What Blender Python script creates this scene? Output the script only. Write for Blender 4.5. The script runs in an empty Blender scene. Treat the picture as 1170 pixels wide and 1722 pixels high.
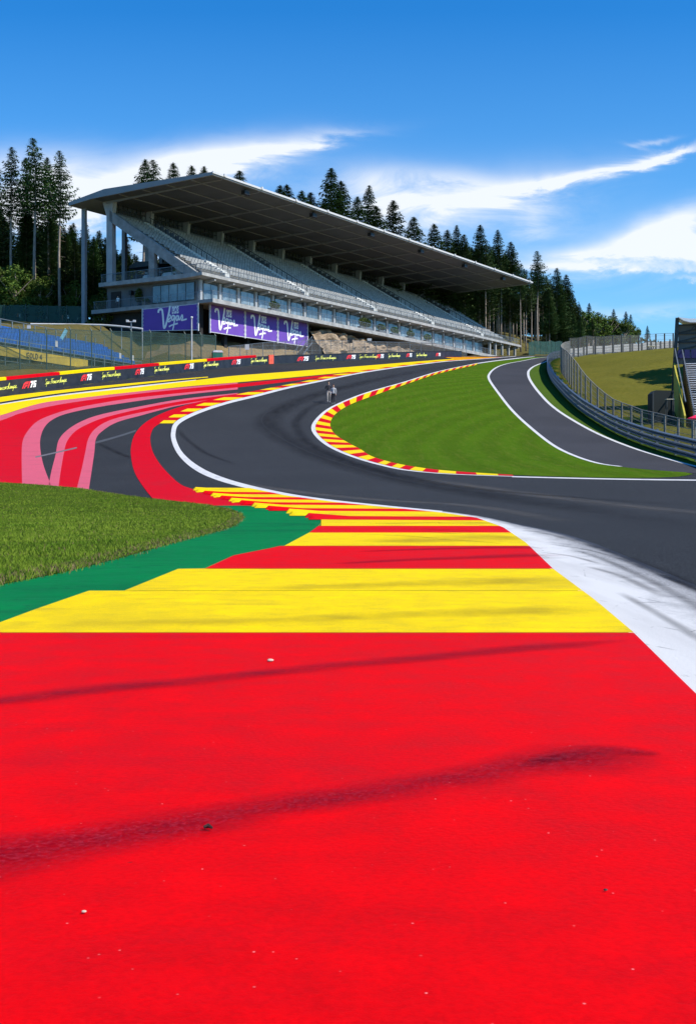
import bpy, bmesh, math, random
from mathutils import Vector, Matrix, noise
from math import radians as R, sin, cos, pi, atan2, sqrt, hypot
random.seed(7)
sc = bpy.context.scene
col = sc.collection

# ------------------------------------------------------------------ camera
F = 2063.0; CU = 585.0; HV = 805.0            # focal length, centre column, horizon row in photo pixels
cd = bpy.data.cameras.new('camera'); cam = bpy.data.objects.new('camera', cd); col.objects.link(cam)
cam.location = (0, 0, 0); cam.rotation_euler = (R(90), 0, 0)
cd.sensor_fit = 'VERTICAL'; cd.sensor_height = 24; cd.lens = 24*F/1722
cd.shift_y = -(861-HV)/1722; cd.clip_start = .05; cd.clip_end = 6000
sc.camera = cam
# ------------------------------------------------------------------ light
SUN_EL = 48.0; SUN_DIR = Vector((.91, -.41, 0)).normalized()
sd = Vector((SUN_DIR.x*cos(R(SUN_EL)), SUN_DIR.y*cos(R(SUN_EL)), sin(R(SUN_EL))))
sl = bpy.data.lights.new('sun', 'SUN'); sl.energy = 4.9; sl.angle = R(.5); sl.color = (1, .95, .87)
so = bpy.data.objects.new('sun', sl); col.objects.link(so); so.location = (60, -20, 60)
so.rotation_euler = sd.to_track_quat('Z', 'Y').to_euler()
w = bpy.data.worlds.new('World'); sc.world = w; w.use_nodes = True
EXPO = 0.36
sc.view_settings.view_transform = 'Standard'; sc.view_settings.look = 'None'
sc.view_settings.exposure = EXPO; sc.view_settings.gamma = 1

def build_world():
    nt = w.node_tree; N = nt.nodes; L = nt.links; N.clear()
    out = N.new('ShaderNodeOutputWorld'); bg = N.new('ShaderNodeBackground'); bg.inputs[1].default_value = .10
    sky = N.new('ShaderNodeTexSky'); sky.sky_type = 'NISHITA'; sky.sun_disc = False
    sky.sun_elevation = R(SUN_EL); sky.sun_rotation = atan2(SUN_DIR.x, SUN_DIR.y)
    sky.air_density = 1.0; sky.dust_density = .3; sky.ozone_density = 2.5; sky.altitude = 400
    hs = N.new('ShaderNodeHueSaturation'); hs.inputs['Saturation'].default_value = 1.42; hs.inputs['Value'].default_value = 1.18
    L.new(sky.outputs[0], hs.inputs['Color'])
    tint = N.new('ShaderNodeMix'); tint.data_type = 'RGBA'; tint.blend_type = 'MULTIPLY'; tint.inputs['Factor'].default_value = 1; tint.inputs['B'].default_value = (.72, 1.05, 1.22, 1); L.new(hs.outputs[0], tint.inputs['A'])
    tc = N.new('ShaderNodeTexCoord'); sp = N.new('ShaderNodeSeparateXYZ'); L.new(tc.outputs['Generated'], sp.inputs[0])
    def M(op, a, b=None, c=None):
        n = N.new('ShaderNodeMath'); n.operation = op
        for i, q in enumerate((a, b, c)):
            if q is None: continue
            if isinstance(q, (int, float)): n.inputs[i].default_value = q
            else: L.new(q, n.inputs[i])
        return n.outputs[0]
    yy = M('MAXIMUM', sp.outputs[1], .05)
    X = M('DIVIDE', sp.outputs[0], yy); Z = M('DIVIDE', sp.outputs[2], yy)
    cx = N.new('ShaderNodeCombineXYZ'); L.new(X, cx.inputs[0]); L.new(Z, cx.inputs[1])
    mp = N.new('ShaderNodeMapping'); mp.inputs['Scale'].default_value = (9, 26, 1); mp.inputs['Rotation'].default_value = (0, 0, R(-14))
    L.new(cx.outputs[0], mp.inputs[0])
    n1 = N.new('ShaderNodeTexNoise'); n1.inputs['Scale'].default_value = 1.0; n1.inputs['Detail'].default_value = 12; n1.inputs['Roughness'].default_value = .64
    n1.inputs['Distortion'].default_value = .9; L.new(mp.outputs[0], n1.inputs['Vector'])
    n2 = N.new('ShaderNodeTexNoise'); n2.inputs['Scale'].default_value = 6; n2.inputs['Detail'].default_value = 5; L.new(cx.outputs[0], n2.inputs['Vector'])
    wx = M('ADD', X, M('MULTIPLY', M('SUBTRACT', n2.outputs[0], .5), .09))
    wz = M('ADD', Z, M('MULTIPLY', M('SUBTRACT', n1.outputs[0], .5), .034))
    veil = N.new('ShaderNodeMix'); veil.data_type = 'RGBA'; vr = N.new('ShaderNodeMapRange'); L.new(Z, vr.inputs[0]); vr.inputs[1].default_value = .08; vr.inputs[2].default_value = .38; vr.inputs[3].default_value = .30; vr.inputs[4].default_value = 0
    L.new(vr.outputs[0], veil.inputs['Factor']); L.new(tint.outputs['Result'], veil.inputs['A']); veil.inputs['B'].default_value = (3.0, 5.7, 8.3, 1)
    # cloud banks: (column, row, half length, half height, tilt in degrees, strength)
    BL = [(215,322,140,40,-14,1.4),(130,335,120,36,-6,1.2),(60,275,140,34,-4,.55),(700,330,230,60,0,.28),(900,300,160,40,-12,.22),(1050,420,180,60,-8,.3),(330,272,150,32,-9,1.25),(470,246,130,13,-9,.6),(560,238,50,8,-12,.4),(20,340,90,60,0,.6),
          (640,318,110,34,2,.62),(760,300,90,18,4,.42),(730,352,110,24,-4,.6),(840,322,90,17,-12,.85),(930,302,70,13,-17,.85),(1010,284,55,10,-8,1.1),(1080,272,60,8,-14,.95),(1150,258,50,8,-14,.9),
          (1120,378,95,26,-16,1.05),(1050,420,110,24,-10,.9),(1150,425,110,24,0,1.05),(960,436,90,14,0,.65),(1000,452,220,7,1,.6),(880,375,22,34,-30,.4),(900,340,60,60,0,.2),
          (1110,523,130,10,-2,.45),(1150,470,30,4,0,.5),(1090,240,40,5,-10,.45),(1060,250,30,4,10,.3),(245,420,40,26,20,.7),(250,455,60,30,0,.7),(600,400,200,40,0,.3)]
    tot = None
    for (u, v, a, b, t, s) in BL:
        x0 = (u-CU)/F; z0 = (HV-v)/F; t = -R(t)
        dx = M('SUBTRACT', wx, x0); dz = M('SUBTRACT', wz, z0)
        p = M('DIVIDE', M('ADD', M('MULTIPLY', dx, cos(t)), M('MULTIPLY', dz, sin(t))), a/F)
        q = M('DIVIDE', M('SUBTRACT', M('MULTIPLY', dz, cos(t)), M('MULTIPLY', dx, sin(t))), b/F)
        e = M('MULTIPLY', M('EXPONENT', M('MULTIPLY', M('ADD', M('MULTIPLY', p, p), M('MULTIPLY', q, q)), -1.0)), s)
        tot = e if tot is None else M('ADD', tot, e)
    tex = M('ADD', M('MULTIPLY_ADD', M('SUBTRACT', n1.outputs[0], .5), 3.0, .92), M('MULTIPLY', M('SUBTRACT', n2.outputs[0], .5), 1.6))
    mask = M('MULTIPLY', tot, M('MAXIMUM', tex, 0.12))
    front = M('MULTIPLY', M('GREATER_THAN', sp.outputs[1], .06), 1.0)
    mask = M('MULTIPLY', M('MINIMUM', mask, 1.0), front)
    mask = M('POWER', mask, 1.2); mask = M('MULTIPLY', mask, .92)
    mx = N.new('ShaderNodeMix'); mx.data_type = 'RGBA'; L.new(mask, mx.inputs['Factor'])
    L.new(veil.outputs['Result'], mx.inputs['A']); mx.inputs['B'].default_value = (7.6, 7.9, 8.3, 1)
    L.new(mx.outputs['Result'], bg.inputs[0]); L.new(bg.outputs[0], out.inputs[0])
build_world()

# ------------------------------------------------------------------ helpers: ground profile
TAB = [(27.5,875),(31,869.4),(35,858.5),(38.5,848.5),(41.8,839),(44.6,831),(47.5,823),(53,808),(60,790),(72,760),(85,730),(97,700),(106,678),
       (114,660),(127,640),(142,625),(163,612),(190,603.5),(215,599.8),(245,597.6),(300,599),(400,601),(600,606),(1000,615)]
_ty = [0.0, 14.0]+[a for a, b in TAB]; _tz = [-.6, -(.6+14*25/F)]+[(HV-b)*a/F for a, b in TAB]
def _hermite(y):
    import bisect
    i = min(max(bisect.bisect_right(_ty, y)-1, 0), len(_ty)-2)
    def sl(k):
        if k <= 0: return (_tz[1]-_tz[0])/(_ty[1]-_ty[0])
        if k >= len(_ty)-1: return (_tz[-1]-_tz[-2])/(_ty[-1]-_ty[-2])
        h0 = _ty[k]-_ty[k-1]; h1 = _ty[k+1]-_ty[k]
        return ((_tz[k]-_tz[k-1])/h0*h1+(_tz[k+1]-_tz[k])/h1*h0)/(h0+h1)
    h = _ty[i+1]-_ty[i]; t = (y-_ty[i])/h
    return (2*t**3-3*t*t+1)*_tz[i]+(t**3-2*t*t+t)*h*sl(i)+(-2*t**3+3*t*t)*_tz[i+1]+(t**3-t*t)*h*sl(i+1)
KY = [-60.0, 24.0]+[24+i for i in range(1, 227)]+[260,275,300,330,360,400,450,520,600,750,1000,1500]
KZ = [-(.6+k*25/F) if k <= 24 else _hermite(min(k, 1000)) for k in KY]
KZ[-1] = KZ[-2]+20
def f(y):
    import bisect
    i = min(max(bisect.bisect_right(KY, y)-1, 0), len(KY)-2)
    t = (y-KY[i])/(KY[i+1]-KY[i])
    return KZ[i]*(1-t)+KZ[i+1]*t
_vt = []
yy = 24.0
while yy < 245:
    _vt.append((HV-F*f(yy)/yy, yy)); yy += .25
def depth(v):                                   # photo row -> distance on the ground
    if v >= _vt[0][0]: return .6*F/(v-830)
    lo, hi = 0, len(_vt)-1
    if v <= _vt[hi][0]: return _vt[hi][1]
    while hi-lo > 1:
        m = (lo+hi)//2
        if _vt[m][0] > v: lo = m
        else: hi = m
    a, b = _vt[lo], _vt[hi]; t = (a[0]-v)/(a[0]-b[0]) if a[0] != b[0] else 0
    return a[1]+(b[1]-a[1])*t
def U(u, v):
    y = depth(v); return ((u-CU)*y/F, y)
def P(u, v, y): return Vector(((u-CU)*y/F, y, (HV-v)*y/F))
def interp(tab, x):
    if x <= tab[0][0]: return tab[0][1]
    for (a, b), (c, d) in zip(tab, tab[1:]):
        if x <= c: return b+(d-b)*(x-a)/(c-a)
    return tab[-1][1]
def sst(x, a, b):
    t = min(max((x-a)/(b-a), 0), 1); return t*t*(3-2*t)

# barrier foot (left of the track), from the ground profile
BPX = [(0,667),(55,659),(110,651),(165,643.5),(220,637),(280,629.5),(340,623),(395,617.5),(450,613),(505,610),(560,607.6),(600,606),(640,604.8),(700,602.4),(740,601.2),(775,600.4)]
BAR = [U(u, v) for u, v in BPX]
XB = [(-60,-75),(60,-50),(85,-43),(100,-37)]+[(y, x) for x, y in BAR]+[(240,42),(270,56),(1500,400)]
AR = [U(1240,800)]+[U(u, v) for u, v in [(1170,778),(1100,757),(1050,738),(1000,711),(970,690),(942,663),(926,643),(919,626)]]+[(24.6,152),(27.2,167),(31.5,188),(38,212),(46,236)]
AR = [(19.3,-40),(19.2,30),(19.1,52)]+[(x+.12, y) for x, y in AR]
XR = [(y, x) for x, y in AR]
SO = Vector((-18.33, 155.0)); SA = Vector((.5227, .8525)).normalized(); SB = Vector((-SA.y, SA.x))
SANG = atan2(SA.y, SA.x)
def ab(x, y):
    d = Vector((x, y))-SO; return d.dot(SA), d.dot(SB)
def T(x, y):
    z = f(y)
    xb = interp(XB, y); e = (xb-x)*.9-.5
    if e > 0:
        c = .2-.14*sst(y, 124, 146)
        g = c*min(e, 12)+.75*min(max(e-11.5, 0), 6)+.03*max(e-25, 0)
        a, b = ab(x, y)
        wgt = sst(a, -8, 3)*(1-sst(a, 50, 78))
        if y < 300 and wgt > 0:
            g2 = min(.95*max(e-2.0, 0), max(18.3-z, 0)); g = max(g, g2*wgt)
        zz = z+g
        if -6 < a < 101 and -6 < b < 20: zz = min(zz, max(22.25, z)) if a > 3 else min(zz, max(22.25, z)+ (1-sst(a, -6, 3))*8)
        if a > -4 and b < 20 and a < 20: zz = min(zz, 18.6)
        if y > 20: zz += .12*noise.noise(Vector((x*.22, y*.22, 3)))*min(e, 3)
        z = zz
    xr = interp(XR, y); e2 = x-xr-1.2
    if e2 > 0:
        z += .085*min(e2, 60)*sst(y, 60, 160)+1.3*math.exp(-((x-40)/13)**2-((y-140)/30)**2)*min(e2/4, 1)
        z += .10*noise.noise(Vector((x*.3, y*.3, 9)))*min(e2, 3)
    return z

# ------------------------------------------------------------------ helpers: objects
def tag(o, label=None, cat=None, group=None, kind=None):
    if label: o['label'] = label
    if cat: o['category'] = cat
    if group: o['group'] = group
    if kind: o['kind'] = kind
    return o
def empty(name, loc, rz=0):
    o = bpy.data.objects.new(name, None); col.objects.link(o); o.location = loc; o.rotation_euler = (0, 0, rz)
    o.empty_display_size = .3; return o
def link_mesh(name, me, parent=None):
    o = bpy.data.objects.new(name, me); col.objects.link(o)
    if parent: o.parent = parent
    return o
class MB:
    def __init__(s): s.v = []; s.f = []; s.m = []; s.uv = None
    def face(s, pts, mi=0):
        i = len(s.v); s.v.extend(tuple(p) for p in pts); s.f.append(tuple(range(i, i+len(pts)))); s.m.append(mi)
    def box(s, x0, x1, y0, y1, z0, z1, mi=0):
        i = len(s.v)
        s.v += [(x0,y0,z0),(x1,y0,z0),(x1,y1,z0),(x0,y1,z0),(x0,y0,z1),(x1,y0,z1),(x1,y1,z1),(x0,y1,z1)]
        for q in ((0,3,2,1),(4,5,6,7),(0,1,5,4),(1,2,6,5),(2,3,7,6),(3,0,4,7)): s.f.append(tuple(i+k for k in q)); s.m.append(mi)
        return s
    def prism(s, prof, d, mi=0):                    # closed profile of 3D points, pushed along vector d
        n = len(prof); i = len(s.v)
        s.v += [tuple(p) for p in prof]+[tuple(Vector(p)+Vector(d)) for p in prof]
        s.f.append(tuple(i+k for k in range(n))[::-1]); s.f.append(tuple(i+n+k for k in range(n))); s.m += [mi, mi]
        for k in range(n): s.f.append((i+k, i+(k+1) % n, i+n+(k+1) % n, i+n+k)); s.m.append(mi)
        return s
    def bar(s, p, q, w, h=None, mi=0, up=(0,0,1)):  # box beam between two points
        h = h or w; p = Vector(p); q = Vector(q); d = (q-p)
        if d.length < 1e-6: return s
        d.normalize(); u = Vector(up)
        if abs(d.dot(u)) > .98: u = Vector((0, 1, 0))
        r = d.cross(u).normalized(); u = r.cross(d)
        s.prism([p-r*w/2-u*h/2, p+r*w/2-u*h/2, p+r*w/2+u*h/2, p-r*w/2+u*h/2], q-p, mi); return s
    def tube(s, pts, rad, n=8, mi=0):
        pts = [Vector(p) for p in pts]; rs = rad if isinstance(rad, (list, tuple)) else [rad]*len(pts); i0 = len(s.v)
        for k, p in enumerate(pts):
            d = (pts[min(k+1, len(pts)-1)]-pts[max(k-1, 0)]).normalized()
            u = Vector((0,0,1)) if abs(d.z) < .9 else Vector((1,0,0))
            r = d.cross(u).normalized(); u = r.cross(d)
            for j in range(n):
                a = 2*pi*j/n; s.v.append(tuple(p+(r*cos(a)+u*sin(a))*rs[k]))
        for k in range(len(pts)-1):
            for j in range(n):
                a = i0+k*n+j; b = i0+k*n+(j+1) % n; s.f.append((a, b, b+n, a+n)); s.m.append(mi)
        s.f.append(tuple(i0+j for j in range(n))[::-1]); s.f.append(tuple(i0+(len(pts)-1)*n+j for j in range(n))); s.m += [mi, mi]
        return s
    def build(s, name, mats, parent=None, smooth=False, off=(0,0,0), fix=True):
        me = bpy.data.meshes.new(name)
        vs = s.v if off == (0,0,0) else [(a-off[0], b-off[1], c-off[2]) for a, b, c in s.v]
        me.from_pydata(vs, [], s.f)
        for m in (mats if isinstance(mats, list) else [mats]): me.materials.append(m)
        if any(s.m): me.polygons.foreach_set('material_index', s.m)
        if fix and len(s.f) < 60000:
            bm = bmesh.new(); bm.from_mesh(me); bmesh.ops.recalc_face_normals(bm, faces=bm.faces); bm.to_mesh(me); bm.free()
        if smooth: me.polygons.foreach_set('use_smooth', [True]*len(me.polygons))
        me.update(); return link_mesh(name, me, parent)
def children(o, allo): return [c for c in allo if c.parent == o]
def copy_tree(parts, root, loc, rz=0, scale=None):
    """parts: list of (object, list of sub objects)"""
    r = root.copy(); col.objects.link(r); r.location = loc; r.rotation_euler = (0, 0, rz)
    if scale: r.scale = scale
    for p, subs in parts:
        c = p.copy(); col.objects.link(c); c.parent = r
        for q in subs:
            d = q.copy(); col.objects.link(d); d.parent = c
    return r
def smooth2(pts, n=6):
    out = []
    for i in range(len(pts)-1):
        p0 = pts[max(i-1, 0)]; p1 = pts[i]; p2 = pts[i+1]; p3 = pts[min(i+2, len(pts)-1)]
        for k in range(n):
            t = k/n
            out.append(tuple(.5*(2*b+(c-a)*t+(2*a-5*b+4*c-d)*t*t+(-a+3*b-3*c+d)*t**3) for a, b, c, d in zip(p0, p1, p2, p3)))
    out.append(tuple(pts[-1])); return out
def px(pts, n=6): return [U(u, v) for u, v in smooth2(pts, n)]

# ------------------------------------------------------------------ materials
MATS = {}
class NT:
    def __init__(s, name):
        s.m = bpy.data.materials.new(name); s.m.use_nodes = True; s.nt = s.m.node_tree; s.N = s.nt.nodes; s.L = s.nt.links
        s.b = s.N['Principled BSDF']; s.tc = s.N.new('ShaderNodeTexCoord')
    def put(s, sock, v):
        if isinstance(v, (int, float)): sock.default_value = v
        elif isinstance(v, (tuple, list)): sock.default_value = tuple(v)+((1,) if len(v) == 3 and sock.type == 'RGBA' else ())
        else: s.L.new(v, sock)
    def noise(s, scale, detail=4, rough=.55, vec=None, stretch=None, rot=0, dist=0):
        n = s.N.new('ShaderNodeTexNoise'); n.inputs['Scale'].default_value = scale; n.inputs['Detail'].default_value = detail
        n.inputs['Roughness'].default_value = rough; n.inputs['Distortion'].default_value = dist
        v = vec or s.tc.outputs['Object']
        if stretch or rot:
            mp = s.N.new('ShaderNodeMapping'); mp.inputs['Scale'].default_value = stretch or (1,1,1); mp.inputs['Rotation'].default_value = (0,0,rot)
            s.L.new(v, mp.inputs[0]); v = mp.outputs[0]
        s.L.new(v, n.inputs['Vector']); return n.outputs[0]
    def ramp(s, fac, a, b, ca=0, cb=1):
        n = s.N.new('ShaderNodeMapRange'); s.put(n.inputs[0], fac); n.inputs[1].default_value = a; n.inputs[2].default_value = b
        n.inputs[3].default_value = ca; n.inputs[4].default_value = cb; return n.outputs[0]
    def math(s, op, a, b=0):
        n = s.N.new('ShaderNodeMath'); n.operation = op; s.put(n.inputs[0], a); s.put(n.inputs[1], b); return n.outputs[0]
    def mix(s, fac, a, b, mode='MIX'):
        n = s.N.new('ShaderNodeMix'); n.data_type = 'RGBA'; n.blend_type = mode; s.put(n.inputs['Factor'], fac); s.put(n.inputs['A'], a); s.put(n.inputs['B'], b); return n.outputs['Result']
    def bump(s, h, strength=.3, dist=.02):
        n = s.N.new('ShaderNodeBump'); n.inputs['Strength'].default_value = strength; n.inputs['Distance'].default_value = dist
        s.put(n.inputs['Height'], h); s.L.new(n.outputs[0], s.b.inputs['Normal'])
    def fin(s, colr=None, rough=.7, metal=0, spec=None):
        if colr is not None: s.put(s.b.inputs['Base Color'], colr)
        s.put(s.b.inputs['Roughness'], rough); s.put(s.b.inputs['Metallic'], metal)
        if spec is not None: s.put(s.b.inputs['Specular IOR Level'], spec)
        return s.m
def simple(name, c, rough=.6, metal=0, var=.25, scale=3, spec=None):
    if name in MATS: return MATS[name]
    t = NT(name); n = t.noise(scale, 5)
    cc = t.mix(t.ramp(n, .3, .7), tuple(x*(1-var) for x in c), tuple(min(x*(1+var*.5), 1) for x in c))
    MATS[name] = t.fin(cc, rough, metal, spec); return MATS[name]
def paint(name, c, dirt=(.05,.045,.045), dirtamt=.25, wrinkle=0, fleck=True, near=False, rough=.55, darker=.8):
    t = NT(name)
    fine = t.noise(90, 4, .65); mid = t.noise(7, 5, .6); big = t.noise(.7, 4, .5)
    cc = t.mix(t.ramp(mid, .3, .72), tuple(x*darker for x in c), tuple(min(1, x*1.1) for x in c))
    st = t.noise(1.2, 6, .6, stretch=(.35, 2.2, 1), rot=R(8), dist=.6)
    cc = t.mix(t.math('MULTIPLY', t.ramp(st, .58, .8), dirtamt), cc, dirt)
    cc = t.mix(t.math('MULTIPLY', t.ramp(big, .5, .85), dirtamt), cc, dirt)
    if wrinkle:
        wn = t.noise(1.0, 5, .55, stretch=(.8, 3.5, 1), rot=R(-6), dist=1.5); wl_ = t.math('ABSOLUTE', t.math('SUBTRACT', wn, .5))
        cc = t.mix(t.math('MULTIPLY', t.math('MULTIPLY', t.ramp(wl_, .014, .002), t.ramp(t.noise(.8, 2), .45, .6)), wrinkle), cc, dirt)
    if fleck:
        vo = t.N.new('ShaderNodeTexVoronoi'); vo.inputs['Scale'].default_value = 38; t.L.new(t.tc.outputs['Object'], vo.inputs['Vector'])
        fl = t.math('MULTIPLY', t.math('MULTIPLY', t.ramp(vo.outputs['Distance'], .10, .04), .6), t.ramp(t.noise(17, 3), .53, .62))
        cc = t.mix(fl, cc, (.80, .38, .38))
        vo2 = t.N.new('ShaderNodeTexVoronoi'); vo2.inputs['Scale'].default_value = 7; t.L.new(t.tc.outputs['Object'], vo2.inputs['Vector'])
        fl2 = t.math('MULTIPLY', t.ramp(vo2.outputs['Distance'], .045, .02), t.ramp(t.noise(9, 2), .58, .62))
        cc = t.mix(fl2, cc, (.04, .02, .02))
    cc = t.mix(t.math('MULTIPLY', t.ramp(fine, .45, .75), .35), cc, tuple(min(1, x*1.25) for x in c)); cc = t.mix(t.math('MULTIPLY', t.ramp(fine, .5, .25), .30), cc, tuple(x*.55 for x in c))
    t.bump(t.math('ADD', fine, t.math('MULTIPLY', mid, .3)), .35, .005)
    return t.fin(cc, t.ramp(mid, .3, .7, rough-.05, rough+.12), 0, .025)
M_red = paint('kerb_red', (.62, .001, .003), dirt=(.30, .005, .015), dirtamt=.45)
M_yel = paint('kerb_yellow', (.75, .535, .001), dirt=(.25, .18, .02), dirtamt=.6)
M_red_far = paint('runoff_red', (.54, .002, .010), fleck=False)
M_pink = paint('runoff_pink', (.56, .10, .15), fleck=False)
M_yel_far = paint('runoff_yellow', (.75, .545, .003), fleck=False, dirt=(.5, .4, .1))
M_green = paint('runoff_green', (.001, .165, .042), dirt=(.002, .045, .020), dirtamt=.7, fleck=False, wrinkle=.9)
def m_white():
    t = NT('line_white'); cc = (.60, .59, .57)
    n = t.noise(2.5, 8, .7, stretch=(1, .5, 1), rot=R(-25), dist=1.2); g = t.noise(40, 3)
    d = t.ramp(n, .50, .66); d = t.math('MULTIPLY', d, .55)
    cc = t.mix(d, cc, (.30, .29, .29)); cc = t.mix(t.ramp(g, .62, .75), cc, (.25, .25, .25))
    t.bump(t.noise(60, 3), .4, .006); return t.fin(cc, .6)
M_white = m_white()
def m_edge():
    t = NT('worn_white_edge')
    n = t.noise(2.2, 9, .72, stretch=(1.6, .35, 1), rot=R(-14), dist=.8); g = t.noise(60, 5, .8); lg = t.noise(1.1, 6, .6, stretch=(3.0, .25, 1), rot=R(-30))
    uv = t.N.new('ShaderNodeSeparateXYZ'); t.L.new(t.tc.outputs['UV'], uv.inputs[0]); x = uv.outputs[0]
    cc = t.mix(t.math('MULTIPLY', t.ramp(lg, .5, .75), .35), (.58,.57,.55), (.32,.31,.30))
    k = t.math('ADD', x, t.math('ADD', t.math('MULTIPLY', t.math('SUBTRACT', n, .5), .9), t.math('MULTIPLY', t.math('SUBTRACT', g, .5), .9)))
    cc = t.mix(t.math('MULTIPLY', t.ramp(k, .40, .72), .85), cc, t.mix(t.ramp(g, .45, .6), (.10,.10,.105), (.42,.42,.42)))
    k2 = t.math('ADD', x, t.math('ADD', t.math('MULTIPLY', t.math('SUBTRACT', n, .5), .25), t.math('MULTIPLY', t.math('SUBTRACT', g, .5), .5)))
    cc = t.mix(t.ramp(k2, .84, .93), cc, (.040,.045,.058))
    vo = t.N.new('ShaderNodeTexVoronoi'); vo.inputs['Scale'].default_value = 2.3; mp = t.N.new('ShaderNodeMapping'); mp.inputs['Scale'].default_value = (1.2,.4,1); t.L.new(t.tc.outputs['Object'], mp.inputs[0]); t.L.new(mp.outputs[0], vo.inputs['Vector']); vo.feature = 'DISTANCE_TO_EDGE'
    cr = t.math('MULTIPLY', t.ramp(vo.outputs['Distance'], .012, .004), t.ramp(n, .52, .6)); cc = t.mix(t.math('MULTIPLY', cr, .8), cc, (.10,.10,.10))
    t.bump(g, .5, .008); return t.fin(cc, .75, 0, .1)
M_edge = m_edge()
def m_asphalt(name, c, bright=2.2, streak=.3):
    t = NT(name); g = t.noise(55, 5, .75); g2 = t.noise(140, 3, .7)
    big = t.noise(.16, 4, .5); st = t.noise(.5, 5, .6, stretch=(2.2, .18, 1), rot=R(-12))
    cc = t.mix(t.ramp(big, .3, .75), tuple(x*.8 for x in c), tuple(x*1.2 for x in c))
    cc = t.mix(t.math('MULTIPLY', t.ramp(st, .5, .75), streak), cc, tuple(x*.55 for x in c))
    cc = t.mix(t.math('MULTIPLY', t.ramp(g, .47, .60), .6), cc, tuple(min(x*bright, 1) for x in c))
    cc = t.mix(t.math('MULTIPLY', t.ramp(g2, .6, .75), .5), cc, tuple(x*.3 for x in c))
    t.bump(t.math('ADD', g, g2), .9, .012)
    return t.fin(cc, .85, 0, .1)
M_track = m_asphalt('track_asphalt', (.0155, .0165, .0180), 6.5)
M_runoff = m_asphalt('runoff_asphalt', (.0195, .0208, .0225), 3.5)
M_service = m_asphalt('service_asphalt', (.040, .040, .044), 1.8, .15)
def m_grass(name, a, b, c, stripe=None, sc_=1.0):
    t = NT(name); n1 = t.noise(.25*sc_, 5, .6); n2 = t.noise(3*sc_, 5, .65); n3 = t.noise(26*sc_, 4, .7, stretch=(1, .5, 1))
    cc = t.mix(t.ramp(n1, .3, .7), a, b); cc = t.mix(t.ramp(n2, .35, .75), cc, c)
    cc = t.mix(t.math('MULTIPLY', t.ramp(n3, .45, .75), .55), cc, tuple(x*.35 for x in a))
    if stripe:
        sx, sy, per = stripe
        mp = t.N.new('ShaderNodeMapping'); mp.inputs['Location'].default_value = (-sx, -sy, 0); t.L.new(t.tc.outputs['Object'], mp.inputs[0])
        ln = t.N.new('ShaderNodeVectorMath'); ln.operation = 'LENGTH'
        s2 = t.N.new('ShaderNodeMapping'); s2.inputs['Scale'].default_value = (1, 1, 0); t.L.new(mp.outputs[0], s2.inputs[0]); t.L.new(s2.outputs[0], ln.inputs[0])
        d = t.math('ADD', t.math('MULTIPLY', ln.outputs['Value'], 2*pi/per), t.math('MULTIPLY', t.noise(.12, 2), 1.2))
        sn = t.math('SINE', d)
        cc = t.mix(t.math('MULTIPLY', t.ramp(sn, -.6, .7), .11), cc, tuple(min(1, x*1.9) for x in b))
        n4 = t.noise(1.2, 4, .6, stretch=(3, .3, 1), rot=R(20)); cc = t.mix(t.math('MULTIPLY', t.ramp(n4, .5, .8), .35), cc, (.16, .15, .03))
    t.bump(t.math('ADD', n3, n2), .9, .06)
    return t.fin(cc, .95, 0, .02)
M_grass = m_grass('grass_infield', (.038,.100,.003), (.058,.130,.004), (.080,.128,.008), stripe=(70, 70, 2.4))
M_verge = m_grass('grass_verge', (.05,.105,.012), (.06,.12,.014), (.09,.13,.02))
M_fgrass = m_grass('grass_soil', (.045,.085,.006), (.06,.10,.008), (.075,.10,.012))
M_dry = m_grass('grass_dry_hill', (.140,.125,.020), (.185,.16,.026), (.095,.105,.016), sc_=.8)
M_bank = m_grass('grass_bank', (.065,.075,.018), (.10,.085,.03), (.15,.115,.05))
M_forest = m_grass('forest_floor', (.02,.03,.01), (.03,.035,.012), (.04,.035,.016))
M_dirt = m_grass('dirt_bank', (.22,.155,.085), (.30,.22,.13), (.13,.11,.05))
def m_rock():
    t = NT('rock'); n = t.noise(.6, 8, .7, dist=.8); n2 = t.noise(3.5, 6, .7)
    cc = t.mix(t.ramp(n, .35, .65), (.20,.14,.085), (.46,.35,.23)); cc = t.mix(t.ramp(n2, .5, .7), cc, (.10,.07,.045))
    t.bump(n2, 1, .25); return t.fin(cc, .9)
M_rock = m_rock()
M_conc = simple('concrete_grey', (.29,.29,.285), .8, var=.35, scale=.9)
M_conc_l = simple('concrete_light', (.34,.34,.33), .75, var=.3, scale=1.5)
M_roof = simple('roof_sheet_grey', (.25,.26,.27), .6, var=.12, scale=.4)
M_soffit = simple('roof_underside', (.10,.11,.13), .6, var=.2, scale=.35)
M_beam = simple('steel_grey', (.24,.25,.27), .55, var=.15)
M_col = simple('column_grey', (.36,.37,.38), .6, var=.2, scale=.8)
M_trim = simple('white_trim', (.55,.55,.55), .5, var=.1)
M_wall = simple('wall_grey', (.12,.13,.145), .7, var=.2, scale=.6)
M_seat = simple('seat_grey', (.31,.31,.30), .55, var=.35, scale=1.6)
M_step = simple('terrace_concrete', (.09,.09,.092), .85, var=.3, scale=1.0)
M_aisle = simple('aisle_step_white', (.52,.52,.50), .6, var=.1)
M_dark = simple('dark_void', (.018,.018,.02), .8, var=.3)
M_black = simple('black_plastic', (.012,.012,.014), .5)
M_metal = simple('galvanised', (.15,.175,.20), .45, .3, var=.3, scale=2.5)
M_pole = simple('pole_white', (.42,.43,.44), .5)
M_gpost = simple('fence_post_green', (.03,.065,.055), .5)
M_cpost = simple('fence_post_grey', (.20,.195,.175), .8)
M_dpost = simple('fence_post_dark', (.035,.04,.04), .6)
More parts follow.
